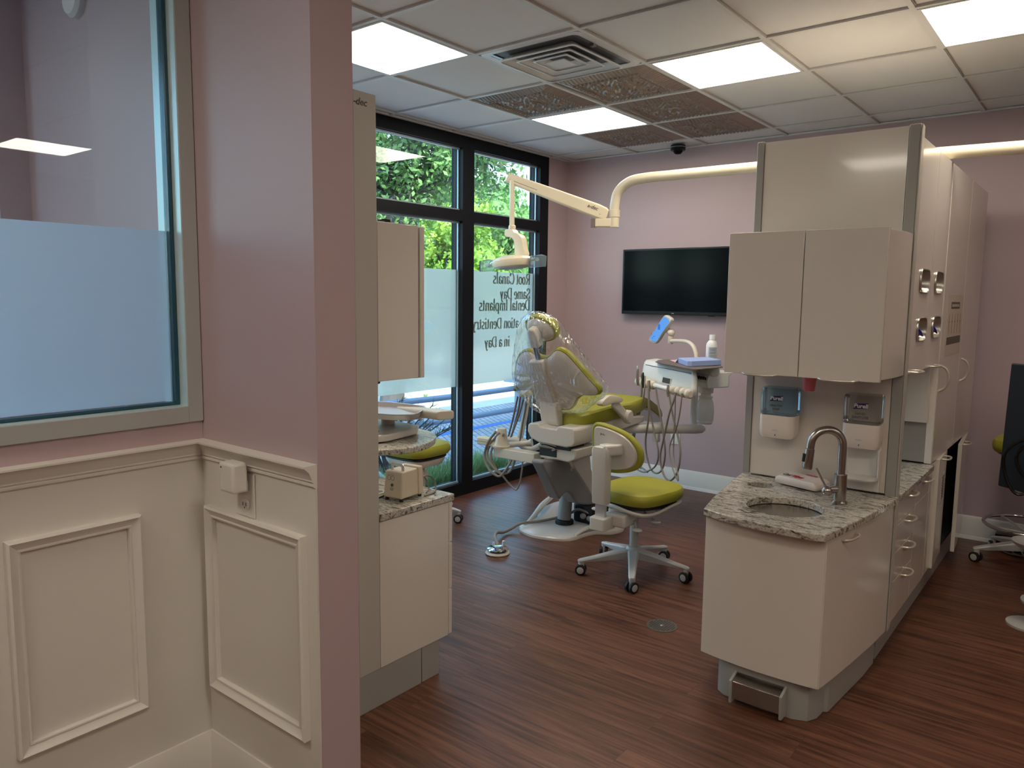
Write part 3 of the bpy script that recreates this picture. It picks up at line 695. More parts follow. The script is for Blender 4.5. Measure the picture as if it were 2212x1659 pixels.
# outlet and plug-in device on the wing wall
t = thing('wall_outlet', 'white wall outlet plate under the chair rail on the panelled wall', 'outlet', (1.256, YW-WT, 0.958))
MB().box(-0.045, -0.006, -0.065, 0.045, 0, 0.065).build('plate', 'outlet_white', t, bevel=0.003, local=True)
for dz in (-0.028, 0.028):
    s = MB().prism(rrect(-0.017, dz-0.014, 0.017, dz+0.014, 0.009), -0.009, -0.006, 'y').build('socket', 'bottle_white', t, local=True)
    q = MB(); q.box(-0.009, -0.0098, dz-0.004, -0.0065, -0.008, dz+0.006); q.box(0.0065, -0.0098, dz-0.004, 0.009, -0.008, dz+0.006); q.box(-0.002, -0.0098, dz-0.011, 0.002, -0.008, dz-0.007); q.build('slot', 'text_dark', s, local=True)
t = thing('plug_in_device', 'small white box plugged into the outlet under the chair rail', 'plug-in device', (1.262, YW-WT-0.009, 1.022), 0)
MB().box(-0.036, -0.060, -0.046, 0.036, -0.012, 0.040).build('body', 'outlet_white', t, bevel=0.008, local=True)
MB().box(-0.015, -0.014, -0.050, 0.015, 0, -0.020).build('plug', 'outlet_white', t, local=True)
MB().lathe([(0.003, 0.0), (0.003, 0.001), (0, 0.001)], c=(-0.022, -0.060, 0.026), m=Matrix.Rotation(PI/2, 4, 'X'), n=12).build('indicator', 'text_dark', t, local=True)

# outlet plate low on the back wall
t = thing('wall_plate', 'small white plate low on the back wall under the delivery arm', 'outlet', (0.43, YB, 0.405))
MB().box(-0.042, -0.006, -0.055, 0.042, 0, 0.055).build('plate', 'outlet_white', t, bevel=0.003, local=True)
MB().box(-0.017, -0.008, -0.033, 0.017, -0.006, 0.033).build('socket', 'bottle_white', t, local=True)

# television
t = thing('television', 'large black flat television on the mauve back wall', 'television', (0.40, YB, 1.045))
MB().box(-0.47, -0.070, -0.265, 0.47, -0.030, 0.265).build('casing', 'tv_bezel', t, bevel=0.004, local=True)
MB().box(-0.455, -0.0715, -0.238, 0.455, -0.069, 0.252).build('screen', 'tv_black', t, local=True)
MB().box(-0.20, -0.030, -0.15, 0.20, 0.0, 0.15).build('wall_bracket', 'tv_bezel', t, local=True)
MB().box(-0.012, -0.0712, -0.255, 0.012, -0.0700, -0.251).build('badge', 'logo_grey', t, local=True)
MB().box(0.30, -0.068, -0.270, 0.35, -0.045, -0.263).build('sensor', 'tv_bezel', t, local=True)
t.location = (0.40, YB-0.002, 1.672)
# floor drain plate
t = thing('floor_drain', 'round perforated metal floor plate between stool and sink cabinet', 'floor drain', (1.621, 0.817, 0))
MB().lathe([(0.072, 0), (0.072, 0.002), (0.064, 0.003), (0.0, 0.003)], n=40).build('plate', 'drain_metal', t, local=True)
h = MB()
for i in range(-5, 6):
    for j in range(-5, 6):
        x, y = i*0.0115, j*0.0115
        if 0.012 < math.hypot(x, y) < 0.060: h.add([(x-.0035, y-.0035, .0034), (x+.0035, y-.0035, .0034), (x+.0035, y+.0035, .0034), (x-.0035, y+.0035, .0034)], [(0, 1, 2, 3)])
h.build('hole', 'seam_dark', t, local=True)
MB().lathe([(0.007, 0.003), (0.006, 0.005), (0, 0.005)], n=16).build('screw', 'chrome', t, local=True)
# ================================================================== RIGHT CONSOLE
import bmesh
def plate(outer, holes, a0, a1, ax='z'):
    """flat plate with holes, extruded between a0 and a1"""
    g = {'z': lambda p, a: (p[0], p[1], a), 'x': lambda p, a: (a, p[0], p[1]), 'y': lambda p, a: (p[0], a, p[1])}[ax]
    b = bmesh.new(); es = []
    for loop in [outer]+holes:
        vs = [b.verts.new((p[0], p[1], 0)) for p in loop]
        for i in range(len(vs)): es.append(b.edges.new((vs[i], vs[(i+1) % len(vs)])))
    bmesh.ops.triangle_fill(b, use_beauty=True, use_dissolve=False, edges=es)
    b.verts.index_update(); P = [v.co.copy() for v in b.verts]; T = [[v.index for v in f.verts] for f in b.faces]; b.free()
    n = len(P); mb = MB(); vs = [g(p, a0) for p in P]+[g(p, a1) for p in P]; fs = [tuple(reversed(t)) for t in T]+[tuple(i+n for i in t) for t in T]
    k = 0
    for loop in [outer]+holes:
        m = len(loop); fs += [(k+i, k+(i+1) % m, n+k+(i+1) % m, n+k+i) for i in range(m)]; k += m
    return mb.add(vs, fs)
def circle(cx, cy, r, n=40, sx=1, sy=1): return [(cx+r*sx*math.cos(2*PI*i/n), cy+r*sy*math.sin(2*PI*i/n)) for i in range(n)]
def d_pull(a, b, out, r=0.0045):
    """D-shaped pull between two fixing points"""
    a, b, o = Vector(a), Vector(b), Vector(out); m = (a+b)/2
    return MB().tube([a, a+o*0.62+(b-a)*0.04, a+o*0.94+(b-a)*0.22, m+o, b+o*0.94+(a-b)*0.22, b+o*0.62+(a-b)*0.04, b], r, n=10, k=5)

YSP = 1.06        # near face of the dividing panel
# --- sink cabinet
t = thing('sink_cabinet', 'white bow-fronted sink cabinet with grey plinth at the end of the right console', 'cabinet', (2.22, 0.70, 0))
fr = [(2.003, 0.392), (2.08, 0.378), (2.16, 0.369), (2.24, 0.366), (2.32, 0.367), (2.40, 0.371), (2.456, 0.378)]
sd = [(2.456, 0.378), (2.474, 0.50), (2.492, 0.65), (2.508, 0.80), (2.520, 0.93), (2.528, YSP)]
lf = [(1.886, YSP), (1.900, 0.93), (1.930, 0.75), (1.965, 0.57), (2.003, 0.392)]
inset = lambda P, k: [(2.22+(p[0]-2.22)*k, 0.75+(p[1]-0.75)*k) for p in P]
MB().prism(inset(fr+sd[1:]+lf[:-1], 0.955), 0.155, 0.530).build('body', 'cabinet_inner', t)
def skin(P, th, z0, z1, name, m, par, lab=None):
    n = len(P); q = []
    for i in range(n):
        a = P[max(0, i-1)]; b = P[min(n-1, i+1)]; dx, dy = b[0]-a[0], b[1]-a[1]; l = math.hypot(dx, dy); q.append((P[i][0]-dy/l*th, P[i][1]+dx/l*th))
    return MB().prism(P+q[::-1], z0, z1).build(name, m, par, bevel=0.0015, label=lab)
skin(fr[:-1]+[(2.4545, 0.3775)], 0.018, 0.153, 0.706, 'front_panel', 'cabinet_white', t)
dr = skin([(2.457, 0.3815)]+sd[1:], 0.018, 0.153, 0.706, 'door', 'cabinet_white', t)
d_pull((2.470, 0.50, 0.678), (2.486, 0.62, 0.678), (0.030, -0.004, 0)).build('handle', 'handle_satin', dr)
skin(lf, 0.018, 0.153, 0.706, 'side_panel', 'cabinet_white', t)
toe = [(2.062, 0.50), (2.066, 0.425), (2.100, 0.400), (2.24, 0.390), (2.365, 0.395), (2.415, 0.415), (2.436, 0.46), (2.440, 0.52), (2.455, 0.53), (2.485, 0.90), (2.49, YSP), (1.93, YSP), (1.96, 0.80)]
MB().prism(toe, 0, 0.154).build('plinth', 'cabinet_grey', t, bevel=0.003)
pd = MB(); pd.add([(2.155, 0.392, 0.118), (2.335, 0.392, 0.118), (2.340, 0.340, 0.100), (2.150, 0.340, 0.100), (2.338, 0.345, 0.030), (2.152, 0.345, 0.030), (2.155, 0.392, 0.020), (2.335, 0.392, 0.020)], [(0, 1, 2, 3), (3, 2, 4, 5), (5, 4, 7, 6), (0, 3, 5, 6), (1, 7, 4, 2), (0, 6, 7, 1)])
pl = pd.build('foot_pedal', 'brushed_steel', t, bevel=0.002, label='stainless foot pedal')
for x in (2.146, 2.336): MB().prism([(0.392, 0.122), (0.332, 0.104), (0.336, 0.014), (0.392, 0.010)], x, x+0.010, 'x').build('pedal_bracket', 'cabinet_grey', pl, bevel=0.002)
# --- granite top
top = [(2.000, 0.372), (2.08, 0.344), (2.16, 0.327), (2.243, 0.318), (2.33, 0.316), (2.41, 0.320), (2.462, 0.330)]
top += [(2.482, 0.45), (2.503, 0.60), (2.520, 0.75), (2.533, 0.90), (2.546, YSP-0.005)] + [(1.880, YSP-0.005), (1.895, 0.93), (1.925, 0.75), (1.960, 0.55)]
SC = (2.232, 0.605); SR = 0.143; WC = (2.030, 0.890); WR = 0.054
o = plate(top, [circle(*SC, SR, 48), circle(*WC, WR, 32)], 0.707, 0.735).build('worktop', 'granite', None, bevel=0.004)
tag(o, 'curved granite worktop with round sink and waste hole on the sink cabinet', 'worktop')
t = thing('sink', 'round stainless sink bowl set into the curved granite worktop', 'sink', (SC[0], SC[1], 0.706))
MB().lathe([(SR+0.014, -0.0005), (SR+0.014, -0.002), (SR+0.003, -0.003), (SR-0.004, -0.03), (SR-0.02, -0.085), (SR-0.06, -0.115), (0.03, -0.122), (0.0, -0.122)], n=48).build('basin', 'brushed_steel', t, local=True)
MB().lathe([(0.026, -0.1215), (0.024, -0.118), (0.010, -0.119), (0.0, -0.119)], n=24).build('drain', 'chrome', t, local=True)
t = thing('waste_chute', 'dark round waste opening in the granite beside the sink', 'waste hole', (WC[0], WC[1], 0.706))
MB().lathe([(WR+0.008, -0.0005), (WR+0.002, -0.002), (WR, -0.10), (WR-0.004, -0.165), (0, -0.165)], n=28).build('liner', 'cabinet_inner', t, local=True)
# --- faucet
fb = Vector((2.380, 0.800, 0.735)); fd = Vector((-0.80, -0.60, 0)).normalized()
t = thing('faucet', 'stainless gooseneck pull-down faucet on the curved granite worktop', 'faucet', fb)
MB().lathe([(0.031, 0), (0.031, 0.006), (0.026, 0.010), (0.024, 0.012), (0.024, 0.112), (0.0245, 0.116), (0.0165, 0.118), (0, 0.118)], n=32).build('base', 'brushed_steel', t, local=True)
R_ = 0.062; pts = [Vector((0, 0, 0.115)), Vector((0, 0, 0.17)), Vector((0, 0, 0.232))]
for k in range(1, 9): a = PI*k/9*1.03; pts.append(fd*(R_*(1-math.cos(a)))+Vector((0, 0, 0.232+R_*math.sin(a))))
e = pts[-1]; pts.append(e+fd*0.004+Vector((0, 0, -0.03)))
MB().tube(pts, 0.0155, n=20, k=4).build('neck', 'brushed_steel', t, local=True)
e = pts[-1]; ax = Vector((fd.x*0.10, fd.y*0.10, -1)).normalized()
sp = MB().tube([e, e+ax*0.003, e+ax*0.075, e+ax*0.082], [0.0155, 0.018, 0.0195, 0.018], n=20, smooth=False).build('spray_head', 'brushed_steel', t, local=True)
bc = e+ax*0.035+fd*0.017; MB().tube([bc+ax*-0.014, bc+ax*0.018], 0.0085, n=12, smooth=False, flat=1.0).build('button', 'rubber_black', sp, local=True)
vv = Vector((-0.62, -0.78, 0)).normalized(); hz = 0.058
hb = MB().tube([Vector((0, 0, hz)), vv*0.045+Vector((0, 0, hz)), vv*0.052+Vector((0, 0, hz))], [0.0165, 0.0165, 0.0165], n=20, smooth=False)
vb = hb.build('valve', 'brushed_steel', t, local=True)
MB().ell(vv*0.058+Vector((0, 0, hz-0.006)), 0.021, 0.021, 0.021).build('valve_cap', 'brushed_steel', t, local=True)
lv = vv*0.060+Vector((0, 0, hz)); MB().tube([lv, lv+Vector((-0.035, -0.030, 0.085))], [0.0052, 0.0042], n=12, smooth=False).build('lever', 'brushed_steel', t, local=True)

# --- dividing panel
t = thing('dividing_panel', 'tall white panel with grey posts rising behind the sink and wall cabinet', 'panel', (2.2, YSP, 0))
MB().box(1.914, YSP+0.004, 0.74, 2.487, YSP+0.035, 2.222).build('centre_panel', 'cabinet_white', t)
for a, b, nm in ((1.880, 1.912, 'post'), (2.489, 2.530, 'post')): MB().box(a, YSP, 0.155 if a > 2 else 0.74, b, YSP+0.045, 2.226).build(nm, 'cabinet_grey', t, bevel=0.003)
MB().prism([(YSP, 2.20), (YSP+0.012, 2.226), (YSP+0.050, 2.222), (YSP+0.052, 2.17), (YSP+0.045, 0.155), (YSP, 0.155)], 2.531, 2.535, 'x').build('edge_cap', 'cabinet_light', t, bevel=0.001)
# --- wall cabinet
t = thing('wall_cabinet', 'white two-door wall cabinet hung above the sink', 'cabinet', (2.21, 0.9, 1.233))
MB().prism([(1.915, 0.742), (2.498, 0.742), (2.516, 0.85), (2.526, 0.95), (2.529, YSP-0.002), (1.886, YSP-0.002), (1.892, 0.95), (1.902, 0.85)], 1.236, 1.802).build('body', 'cabinet_white', t, bevel=0.002)
for a, b in ((1.912, 2.2148), (2.2182, 2.516)):
    d = MB().box(a, 0.720, 1.232, b, 0.741, 1.804).build('door', 'cabinet_white', t, bevel=0.0018)
    h0, h1 = (1.994, 2.134) if a < 2 else (2.298, 2.441)
    MB().tube([(h0, 0.716, 1.234), (h0+0.02, 0.704, 1.231), ((h0+h1)/2, 0.700, 1.230), (h1-0.02, 0.704, 1.231), (h1, 0.716, 1.234)], 0.0045, n=10).build('handle', 'handle_satin', d)
# --- dispensers
def dispenser(x0, x1, m, lab, words, tray):
    t = thing('soap_dispenser' if not tray else 'sanitizer_dispenser', lab, 'dispenser', ((x0+x1)/2, YSP, 0.93)); w_ = (x1-x0)/2
    y0 = YSP-0.098; yb = YSP+0.002
    o1 = rrect(x0, y0, x1, yb, 0.024, 6)
    zb = 1.033
    MB().pad(o1, [(0.90, zb+0.001), (0.99, zb+0.006), (1.0, zb+0.02), (1.0, zb+0.095), (0.985, zb+0.112), (0.93, zb+0.120), (0.6, zb+0.121)], lambda u, v, w__: (u, v, w__)).build('refill_tank', m, t)
    MB().pad(rrect(x0, y0, x1, yb, 0.022, 6), [(0.75, 0.930), (0.88, 0.933), (0.97, 0.945), (1.0, 0.968), (1.0, zb-0.002), (0.99, zb), (0.5, zb)], lambda u, v, w__: (u, v, w__)).build('housing', 'soap_white', t)
    cx = (x0+x1)/2; fm = lambda x, z: frame_mtx((x, y0-0.0012, z), (1, 0, 0), (0, 0, 1))
    lb = MB(); lb.prism([(cx-0.030, zb+0.062), (cx+0.022, zb+0.066), (cx+0.027, zb+0.089), (cx-0.023, zb+0.085)], y0-0.0010, y0-0.0004, 'y'); b_ = lb.build('brand_badge', 'text_navy', t)
    text_mb('Purell', 0.023, fm(cx-0.001, zb+0.0755), 0.0006, 0.15).build('lettering', 'text_white', b_)
    tm = MB()
    for k, (s, sz, dz) in enumerate(words):
        q = text_mb(s, sz, fm(cx-0.001, zb+dz), 0.0002); tm.add(q.v, q.f)
    tm.build('printed_text', 'text_dark', t)
    q = text_mb('PURELL', 0.0085, fm(cx, 0.968)); q.build('embossed_text', 'label_grey', t)
    MB().box(cx-0.0015, y0-0.0012, 0.944, cx+0.0015, y0+0.001, 0.951).build('indicator', 'text_dark', t)
    if tray:
        a = MB(); a.box(x0+0.008, YSP-0.014, 0.742, x1-0.004, YSP+0.002, 0.932); a.build('drip_tray_back', 'outlet_white', t, bevel=0.004)
        b = MB(); b.pad(rrect(x0+0.004, YSP-0.115, x1, YSP, 0.035, 6), [(0.92, 0.800), (1.0, 0.806), (1.0, 0.817), (0.95, 0.817), (0.92, 0.810), (0.5, 0.809)], lambda u, v, w__: (u, v, w__)); b.build('drip_tray', 'outlet_white', t)
        for x in (x1-0.008,): MB().box(x, YSP-0.05, 0.80, x+0.006, YSP, 0.925).build('tray_arm', 'outlet_white', t, bevel=0.002)
dispenser(1.980, 2.132, 'soap_blue', 'blue tank soap dispenser at left above the sink', [('HEALTHY', 0.0125, 0.044), ('SOAP', 0.0125, 0.029), ('', 0.006, 0.014)], False)
dispenser(2.328, 2.472, 'soap_clear', 'clear tank sanitizer dispenser with drip tray at right above the sink', [('HAND', 0.0135, 0.044), ('SANITIZER', 0.0135, 0.029), ('', 0.006, 0.014)], True)
# paper cup dispenser hanging under the wall cabinet
t = thing('pink_cup', 'pink plastic cup under the wall cabinet between the dispensers', 'cup', (2.192, 0.955, 1.155))
MB().lathe([(0.0, 0), (0.022, 0), (0.023, 0.003), (0.031, 0.075), (0.031, 0.079), (0.028, 0.079), (0.021, 0.004), (0, 0.004)], n=28).build('cup', 'cup_pink', t, local=True)
# wipes pack
t = thing('wipes_pack', 'flat white soft pack of cleaning wipes leaning against the panel behind the sink', 'wipes pack', (2.17, 0.98, 0.735))
pk = Matrix.Translation((2.180, 0.975, 0.739)) @ Matrix.Rotation(math.radians(-17), 4, 'Z') @ Matrix.Rotation(math.radians(3), 4, 'X')
MB().pad(rrect(-0.105, -0.055, 0.105, 0.055, 0.012, 4), [(0.75, 0.002), (0.96, 0.006), (1.0, 0.016), (0.97, 0.028), (0.85, 0.037), (0.4, 0.040)], lambda u, v, w_: pk @ Vector((u, v, w_))).build('pouch', 'pouch', t)
q = text_mb('Cavi', 0.021, pk @ frame_mtx((-0.062, -0.018, 0.0408), (1, 0, 0), (0, 1.0, 0.0)) @ Matrix.Diagonal((1, 1.9, 1, 1)), 0.0007, 0.2); q.build('lettering', 'text_dark', t)
q = text_mb('Wipes', 0.021, pk @ frame_mtx((-0.010, -0.018, 0.0408), (1, 0, 0), (0, 1.0, 0.0)) @ Matrix.Diagonal((1, 1.9, 1, 1)), 0.0007, 0.2); q.build('lettering', 'text_red', t)
MB().prism([(0.0, 0.035), (0.06, 0.03), (0.055, 0.042), (0.005, 0.045)], 0.046, 0.0468).build('flap_sticker', 'text_red', t, local=True).matrix_local = Matrix.Rotation(math.radians(-17), 4, 'Z')

# --- long side of the console, fronts at x = 2.53
XF_ = 2.530
t = thing('drawer_cabinet', 'white drawer cabinet with D pulls under the long granite worktop', 'cabinet', (2.3, 1.45, 0))
MB().box(1.90, 1.106, 0.160, XF_-0.022, 1.825, 0.708).build('body', 'cabinet_inner', t)
MB().box(1.93, 1.106, 0.0, XF_-0.045, 3.06, 0.158).build('plinth', 'cabinet_grey', t)
for z0, z1 in ((0.598, 0.707), (0.478, 0.594), (0.352, 0.474), (0.165, 0.348)):
    d = MB().box(XF_-0.020, 1.112, z0, XF_, 1.496, z1).build('drawer', 'cabinet_white', t, bevel=0.0015)
    d_pull((XF_-0.002, 1.290, z1-0.014), (XF_-0.002, 1.400, z1-0.014), (0.036, 0, 0), 0.005).build('handle', 'handle_satin', d)
d = MB().box(XF_-0.020, 1.500, 0.610, XF_, 1.825, 0.707).build('drawer', 'cabinet_white', t, bevel=0.0015)
d_pull((XF_-0.002, 1.630, 0.693), (XF_-0.002, 1.740, 0.693), (0.036, 0, 0), 0.005).build('handle', 'handle_satin', d)
MB().box(XF_-0.020, 1.500, 0.165, XF_, 1.825, 0.606).build('door', 'cabinet_white', t, bevel=0.0015)
o = MB().box(1.90, 1.109, 0.711, XF_+0.016, 1.829, 0.739).build('worktop', 'granite', None, bevel=0.004)
tag(o, 'straight granite worktop on the drawer cabinet below the glove cabinet', 'worktop')
o = None
t = thing('niche_panel', 'pale panel added for the lighter upper half of the niche side', 'box', (2.3, 1.79, 0.95))
MB().box(2.02, 1.775, 0.950, 2.505, 1.826, 1.232).build('box', 'cabinet_white', t, bevel=0.002)  # white panel added to make the upper niche side paler
# glove cabinet
t = thing('glove_cabinet', 'white upper cabinet with four oval glove openings on the side of the console', 'cabinet', (2.3, 1.45, 1.235))
MB().box(1.90, 1.106, 1.240, XF_-0.075, 1.826, 2.180).build('body', 'cabinet_white', t, bevel=0.002)
cs = [(1.338, 1.622), (1.668, 1.622), (1.342, 1.416), (1.676, 1.419)]
def oval(cy, cz, k=1.0): return [(cy+(p[0])*k, cz+(p[1])*k) for p in smooth_loop([(-0.072, -0.046), (0.0, -0.050), (0.068, -0.046), (0.092, -0.02), (0.092, 0.022), (0.070, 0.046), (0.0, 0.049), (-0.072, 0.046), (-0.092, 0.02), (-0.092, -0.02)], 3)]
for k, (a, b) in enumerate(((1.110, 1.484), (1.488, 1.822))):
    mine = [c for c in cs if a < c[0] < b]
    d = plate([(a, 1.236), (b, 1.236), (b, 2.184), (a, 2.184)], [oval(*c) for c in mine], XF_-0.020, XF_, 'x').build('door', 'cabinet_white', t)
    for c in mine:
        n = len(oval(*c)); rings = [(1.06, XF_+0.001), (1.05, XF_+0.006), (0.97, XF_+0.007), (0.93, XF_+0.002), (0.88, XF_-0.018), (0.70, XF_-0.045), (0.45, XF_-0.056), (0.2, XF_-0.058)]
        vs = []; fs = []
        for sc, x in rings: vs += [(x, p[0], p[1]) for p in oval(c[0], c[1], sc)]
        for i in range(len(rings)-1): fs += [(i*n+j, i*n+(j+1) % n, (i+1)*n+(j+1) % n, (i+1)*n+j) for j in range(n)]
        fs.append(tuple(range((len(rings)-1)*n, len(rings)*n)))
        MB().add(vs, fs).build('glove_port', 'satin_nickel', d, label='satin metal oval glove opening')
    yb = 1.26 if k == 0 else 1.655
    d_pull((XF_-0.004, yb-0.05, 1.238), (XF_-0.004, yb+0.06, 1.238), (0.036, 0, 0), 0.0045).build('handle', 'handle_satin', d)
for (cy, cz), lab in ((cs[2], 'crumpled blue glove poking out of the lower left glove opening'), (cs[3], 'crumpled blue glove poking out of the lower right glove opening')):
    g_ = thing('nitrile_glove', lab, 'glove', (XF_-0.02, cy-0.03, cz-0.018), 0, 'blue gloves in the glove openings')
    b = MB(); r2 = random.Random(int(cy*100))
    b.tube([(XF_-0.050, cy-0.055, cz+0.004), (XF_-0.020, cy-0.035, cz+0.006), (XF_-0.004, cy-0.012, cz-0.012), (XF_+0.004, cy+0.016, cz-0.030)], [0.008, 0.017, 0.013, 0.004], n=12, k=4, flat=0.6)
    b.tube([(XF_-0.040, cy-0.060, cz-0.02), (XF_-0.012, cy-0.042, cz-0.014), (XF_-0.006, cy-0.022, cz-0.026)], [0.012, 0.014, 0.005], n=10, k=4)
    b.build('cuff', 'glove_blue', g_)
# tall cabinet
t = thing('tall_cabinet', 'tall white two-door cabinet with arc handles at the far end of the console', 'cabinet', (2.3, 2.45, 0.745))
MB().box(1.90, 1.832, 0.745, XF_-0.022, 3.062, 2.180).build('body', 'cabinet_grey', t, bevel=0.002)
for a, b, hy in ((1.846, 2.452, 1.885), (2.456, 3.066, 2.52)):
    d = MB().box(XF_-0.020, a, 0.744, XF_, b, 2.184).build('door', 'cabinet_white', t, bevel=0.002)
    MB().tube([(XF_-0.002, hy, 1.225), (XF_+0.026, hy+0.004, 1.208), (XF_+0.038, hy+0.006, 1.165), (XF_+0.026, hy+0.004, 1.118), (XF_-0.002, hy, 1.098)], 0.0065, n=10, k=5).build('handle', 'handle_satin', d)
MB().box(XF_-0.032, 1.830, 0.742, XF_-0.002, 1.842, 2.182).build('edge_strip', 'cabinet_edge', t)
# chart on the tall cabinet
t = thing('chart_sheet', 'laminated instruction chart stuck on the tall cabinet door', 'poster', (XF_, 2.18, 1.42))
MB().prism([(1.955, 1.262), (2.425, 1.262), (2.425, 1.572), (1.955, 1.572)], XF_+0.0003, XF_+0.0014, 'x').build('sheet', 'paper', t)
MB().box(XF_+0.0014, 2.06, 1.500, XF_+0.0018, 2.32, 1.535).build('header', 'brown_print', t)
q = MB()
for k in range(7): q.box(XF_+0.0018, 2.085+k*0.032, 1.511, XF_+0.0021, 2.105+k*0.032, 1.524)
q.build('header_marks', 'paper', t)
q = MB()
for k in range(5):
    y = 2.02+k*0.085; q.box(XF_+0.0014, y, 1.375, XF_+0.0018, y+0.012, 1.475); q.box(XF_+0.0014, y-0.008, 1.430, XF_+0.0018, y+0.020, 1.440)
q.build('drawings', 'orange_print', t)
MB().box(XF_+0.0014, 1.985, 1.320, XF_+0.0018, 2.405, 1.358).build('footer', 'brown_print', t)
# base cabinet with ajar doors
t = thing('base_cabinet', 'white base cabinet under the tall cabinet with two doors ajar', 'cabinet', (2.3, 2.45, 0.16))
b = MB(); b.box(1.90, 1.832, 0.160, XF_-0.022, 1.850, 0.740); b.box(1.90, 3.046, 0.160, XF_-0.022, 3.062, 0.740); b.box(1.90, 1.850, 0.160, XF_-0.022, 3.046, 0.176); b.box(1.90, 1.850, 0.176, 1.912, 3.046, 0.740); b.build('body', 'cabinet_inner', t)
MB().box(XF_-0.020, 1.832, 0.172, XF_, 1.975, 0.738).build('filler_panel', 'cabinet_white', t, bevel=0.0015)
def ajar(yh, wd, ang, z0, z1, name, vent=False):
    # hinged at yh (far side), swings out of the front towards +x
    m = Matrix.Translation((XF_-0.020, yh, 0)) @ Matrix.Rotation(ang, 4, 'Z')
    d = MB().box(0, -wd, z0, 0.020, 0, z1, m).build(name, 'cabinet_white', t, bevel=0.0015)
    q = m @ Vector((0.018, -wd+0.10, z1-0.015)); q2 = m @ Vector((0.018, -wd+0.21, z1-0.015)); o_ = (m.to_3x3() @ Vector((0.036, 0, 0)))
    d_pull(q, q2, o_, 0.005).build('handle', 'handle_satin', d)
    if vent:
        v = MB()
        for k in range(9): v.box(0.020, -wd+0.16, z1-0.24+k*0.014, 0.0225, -wd+0.235, z1-0.234+k*0.014, m)
        v.build('vent_grille', 'seam_dark', d)
        f = MB().box(0.0202, -wd+0.145, z1-0.26, 0.0212, -wd+0.25, z1-0.095, m).build('vent_plate', 'outlet_white', d)
ajar(2.300, 0.320, 0.045, 0.172, 0.742, 'door', True)
ajar(3.062, 0.530, 0.070, 0.120, 0.742, 'door')
MB().box(2.15, 2.36, 0.178, XF_-0.030, 2.372, 0.52).build('divider', 'cabinet_white', t)

# mount posts for the operating light on top of the console
# ================================================================== STOOLS
def caster(par, c, rz):
    m = Matrix.Translation(Vector(c)) @ Matrix.Rotation(rz, 4, 'Z') @ Matrix.Rotation(PI/2, 4, 'Y')
    o = None
    q = MB()
    for s in (-1, 1): q.lathe([(0.0, s*0.0075), (0.0235, s*0.0075), (0.030, s*0.0095), (0.030, s*0.0220), (0.0255, s*0.0245), (0.021, s*0.0250)][::1], m=m, n=26)
    o = q.build('caster', 'rubber_black', par, local=True)
    q = MB()
    for s in (-1, 1): q.lathe([(0.0, s*0.0262), (0.016, s*0.0262), (0.0205, s*0.0245), (0.0205, s*0.0235)], m=m, n=24)
    q.build('hub_cap', 'wheel_grey', o, local=True)
    m2 = Matrix.Translation(Vector(c)) @ Matrix.Rotation(rz, 4, 'Z')
    q = MB(); q.box(-0.0065, -0.012, -0.004, 0.0065, 0.018, 0.045, m2); q.lathe([(0.0, 0.030), (0.016, 0.030), (0.016, 0.050), (0.0, 0.050)], c=Vector(c), n=16); q.build('fork', 'stool_grey', o, local=True)
def star_base(t, R=0.300, ang0=-62, hub=0.14, caps=None):
    b = MB(); b.lathe([(0.0, 0.085), (0.045, 0.085), (0.050, 0.100), (0.046, 0.135), (0.034, 0.155), (0.0, 0.155)], n=28)
    for k in range(5):
        a = math.radians(ang0+72*k); d = Vector((math.cos(a), math.sin(a), 0)); s = Vector((-d.y, d.x, 0))
        sec = [(0.030, 0.034, 0.088, 0.142), (0.12, 0.027, 0.082, 0.126), (0.22, 0.022, 0.076, 0.104), (R+0.006, 0.018, 0.074, 0.088), (R+0.018, 0.010, 0.076, 0.084)]
        vs = []
        for r, w_, z0, z1 in sec:
            p = d*r; vs += [p-s*w_*0.75+Vector((0, 0, z0)), p+s*w_*0.75+Vector((0, 0, z0)), p+s*w_+Vector((0, 0, z1-0.008)), p+s*w_*0.7+Vector((0, 0, z1)), p-s*w_*0.7+Vector((0, 0, z1)), p-s*w_+Vector((0, 0, z1-0.008))]
        n = 6; fs = [(i*n+j, i*n+(j+1) % n, (i+1)*n+(j+1) % n, (i+1)*n+j) for i in range(len(sec)-1) for j in range(n)]+[tuple(reversed(range(n))), tuple(range((len(sec)-1)*n, len(sec)*n))]
        b.add(vs, fs)
    b.build('base', 'stool_grey', t, local=True, bevel=0.002)
    for k in range(5):
        a = math.radians(ang0+72*k); caster(t, (R*math.cos(a), R*math.sin(a), 0.030), a+0.75 + 0.5*math.sin(k*2.1))
def seat_pad(t, outl, z, th, m='green_vinyl', tilt=0.0):
    fn = lambda u, v, w_: (u, v, z+w_+0.012*math.sin(min(1, max(-1, v/0.25))*PI/2)*tilt-0.010*math.exp(-((u/0.12)**2+(v/0.12)**2)))
    MB().pad(outl, [(0.86, -th*0.5), (0.94, -th*0.5), (0.985, -th*0.32), (1.0, -th*0.05), (0.992, th*0.2), (0.955, th*0.40), (0.88, th*0.49), (0.6, th*0.53), (0.3, th*0.53)], fn).build('seat', m, t, local=True)

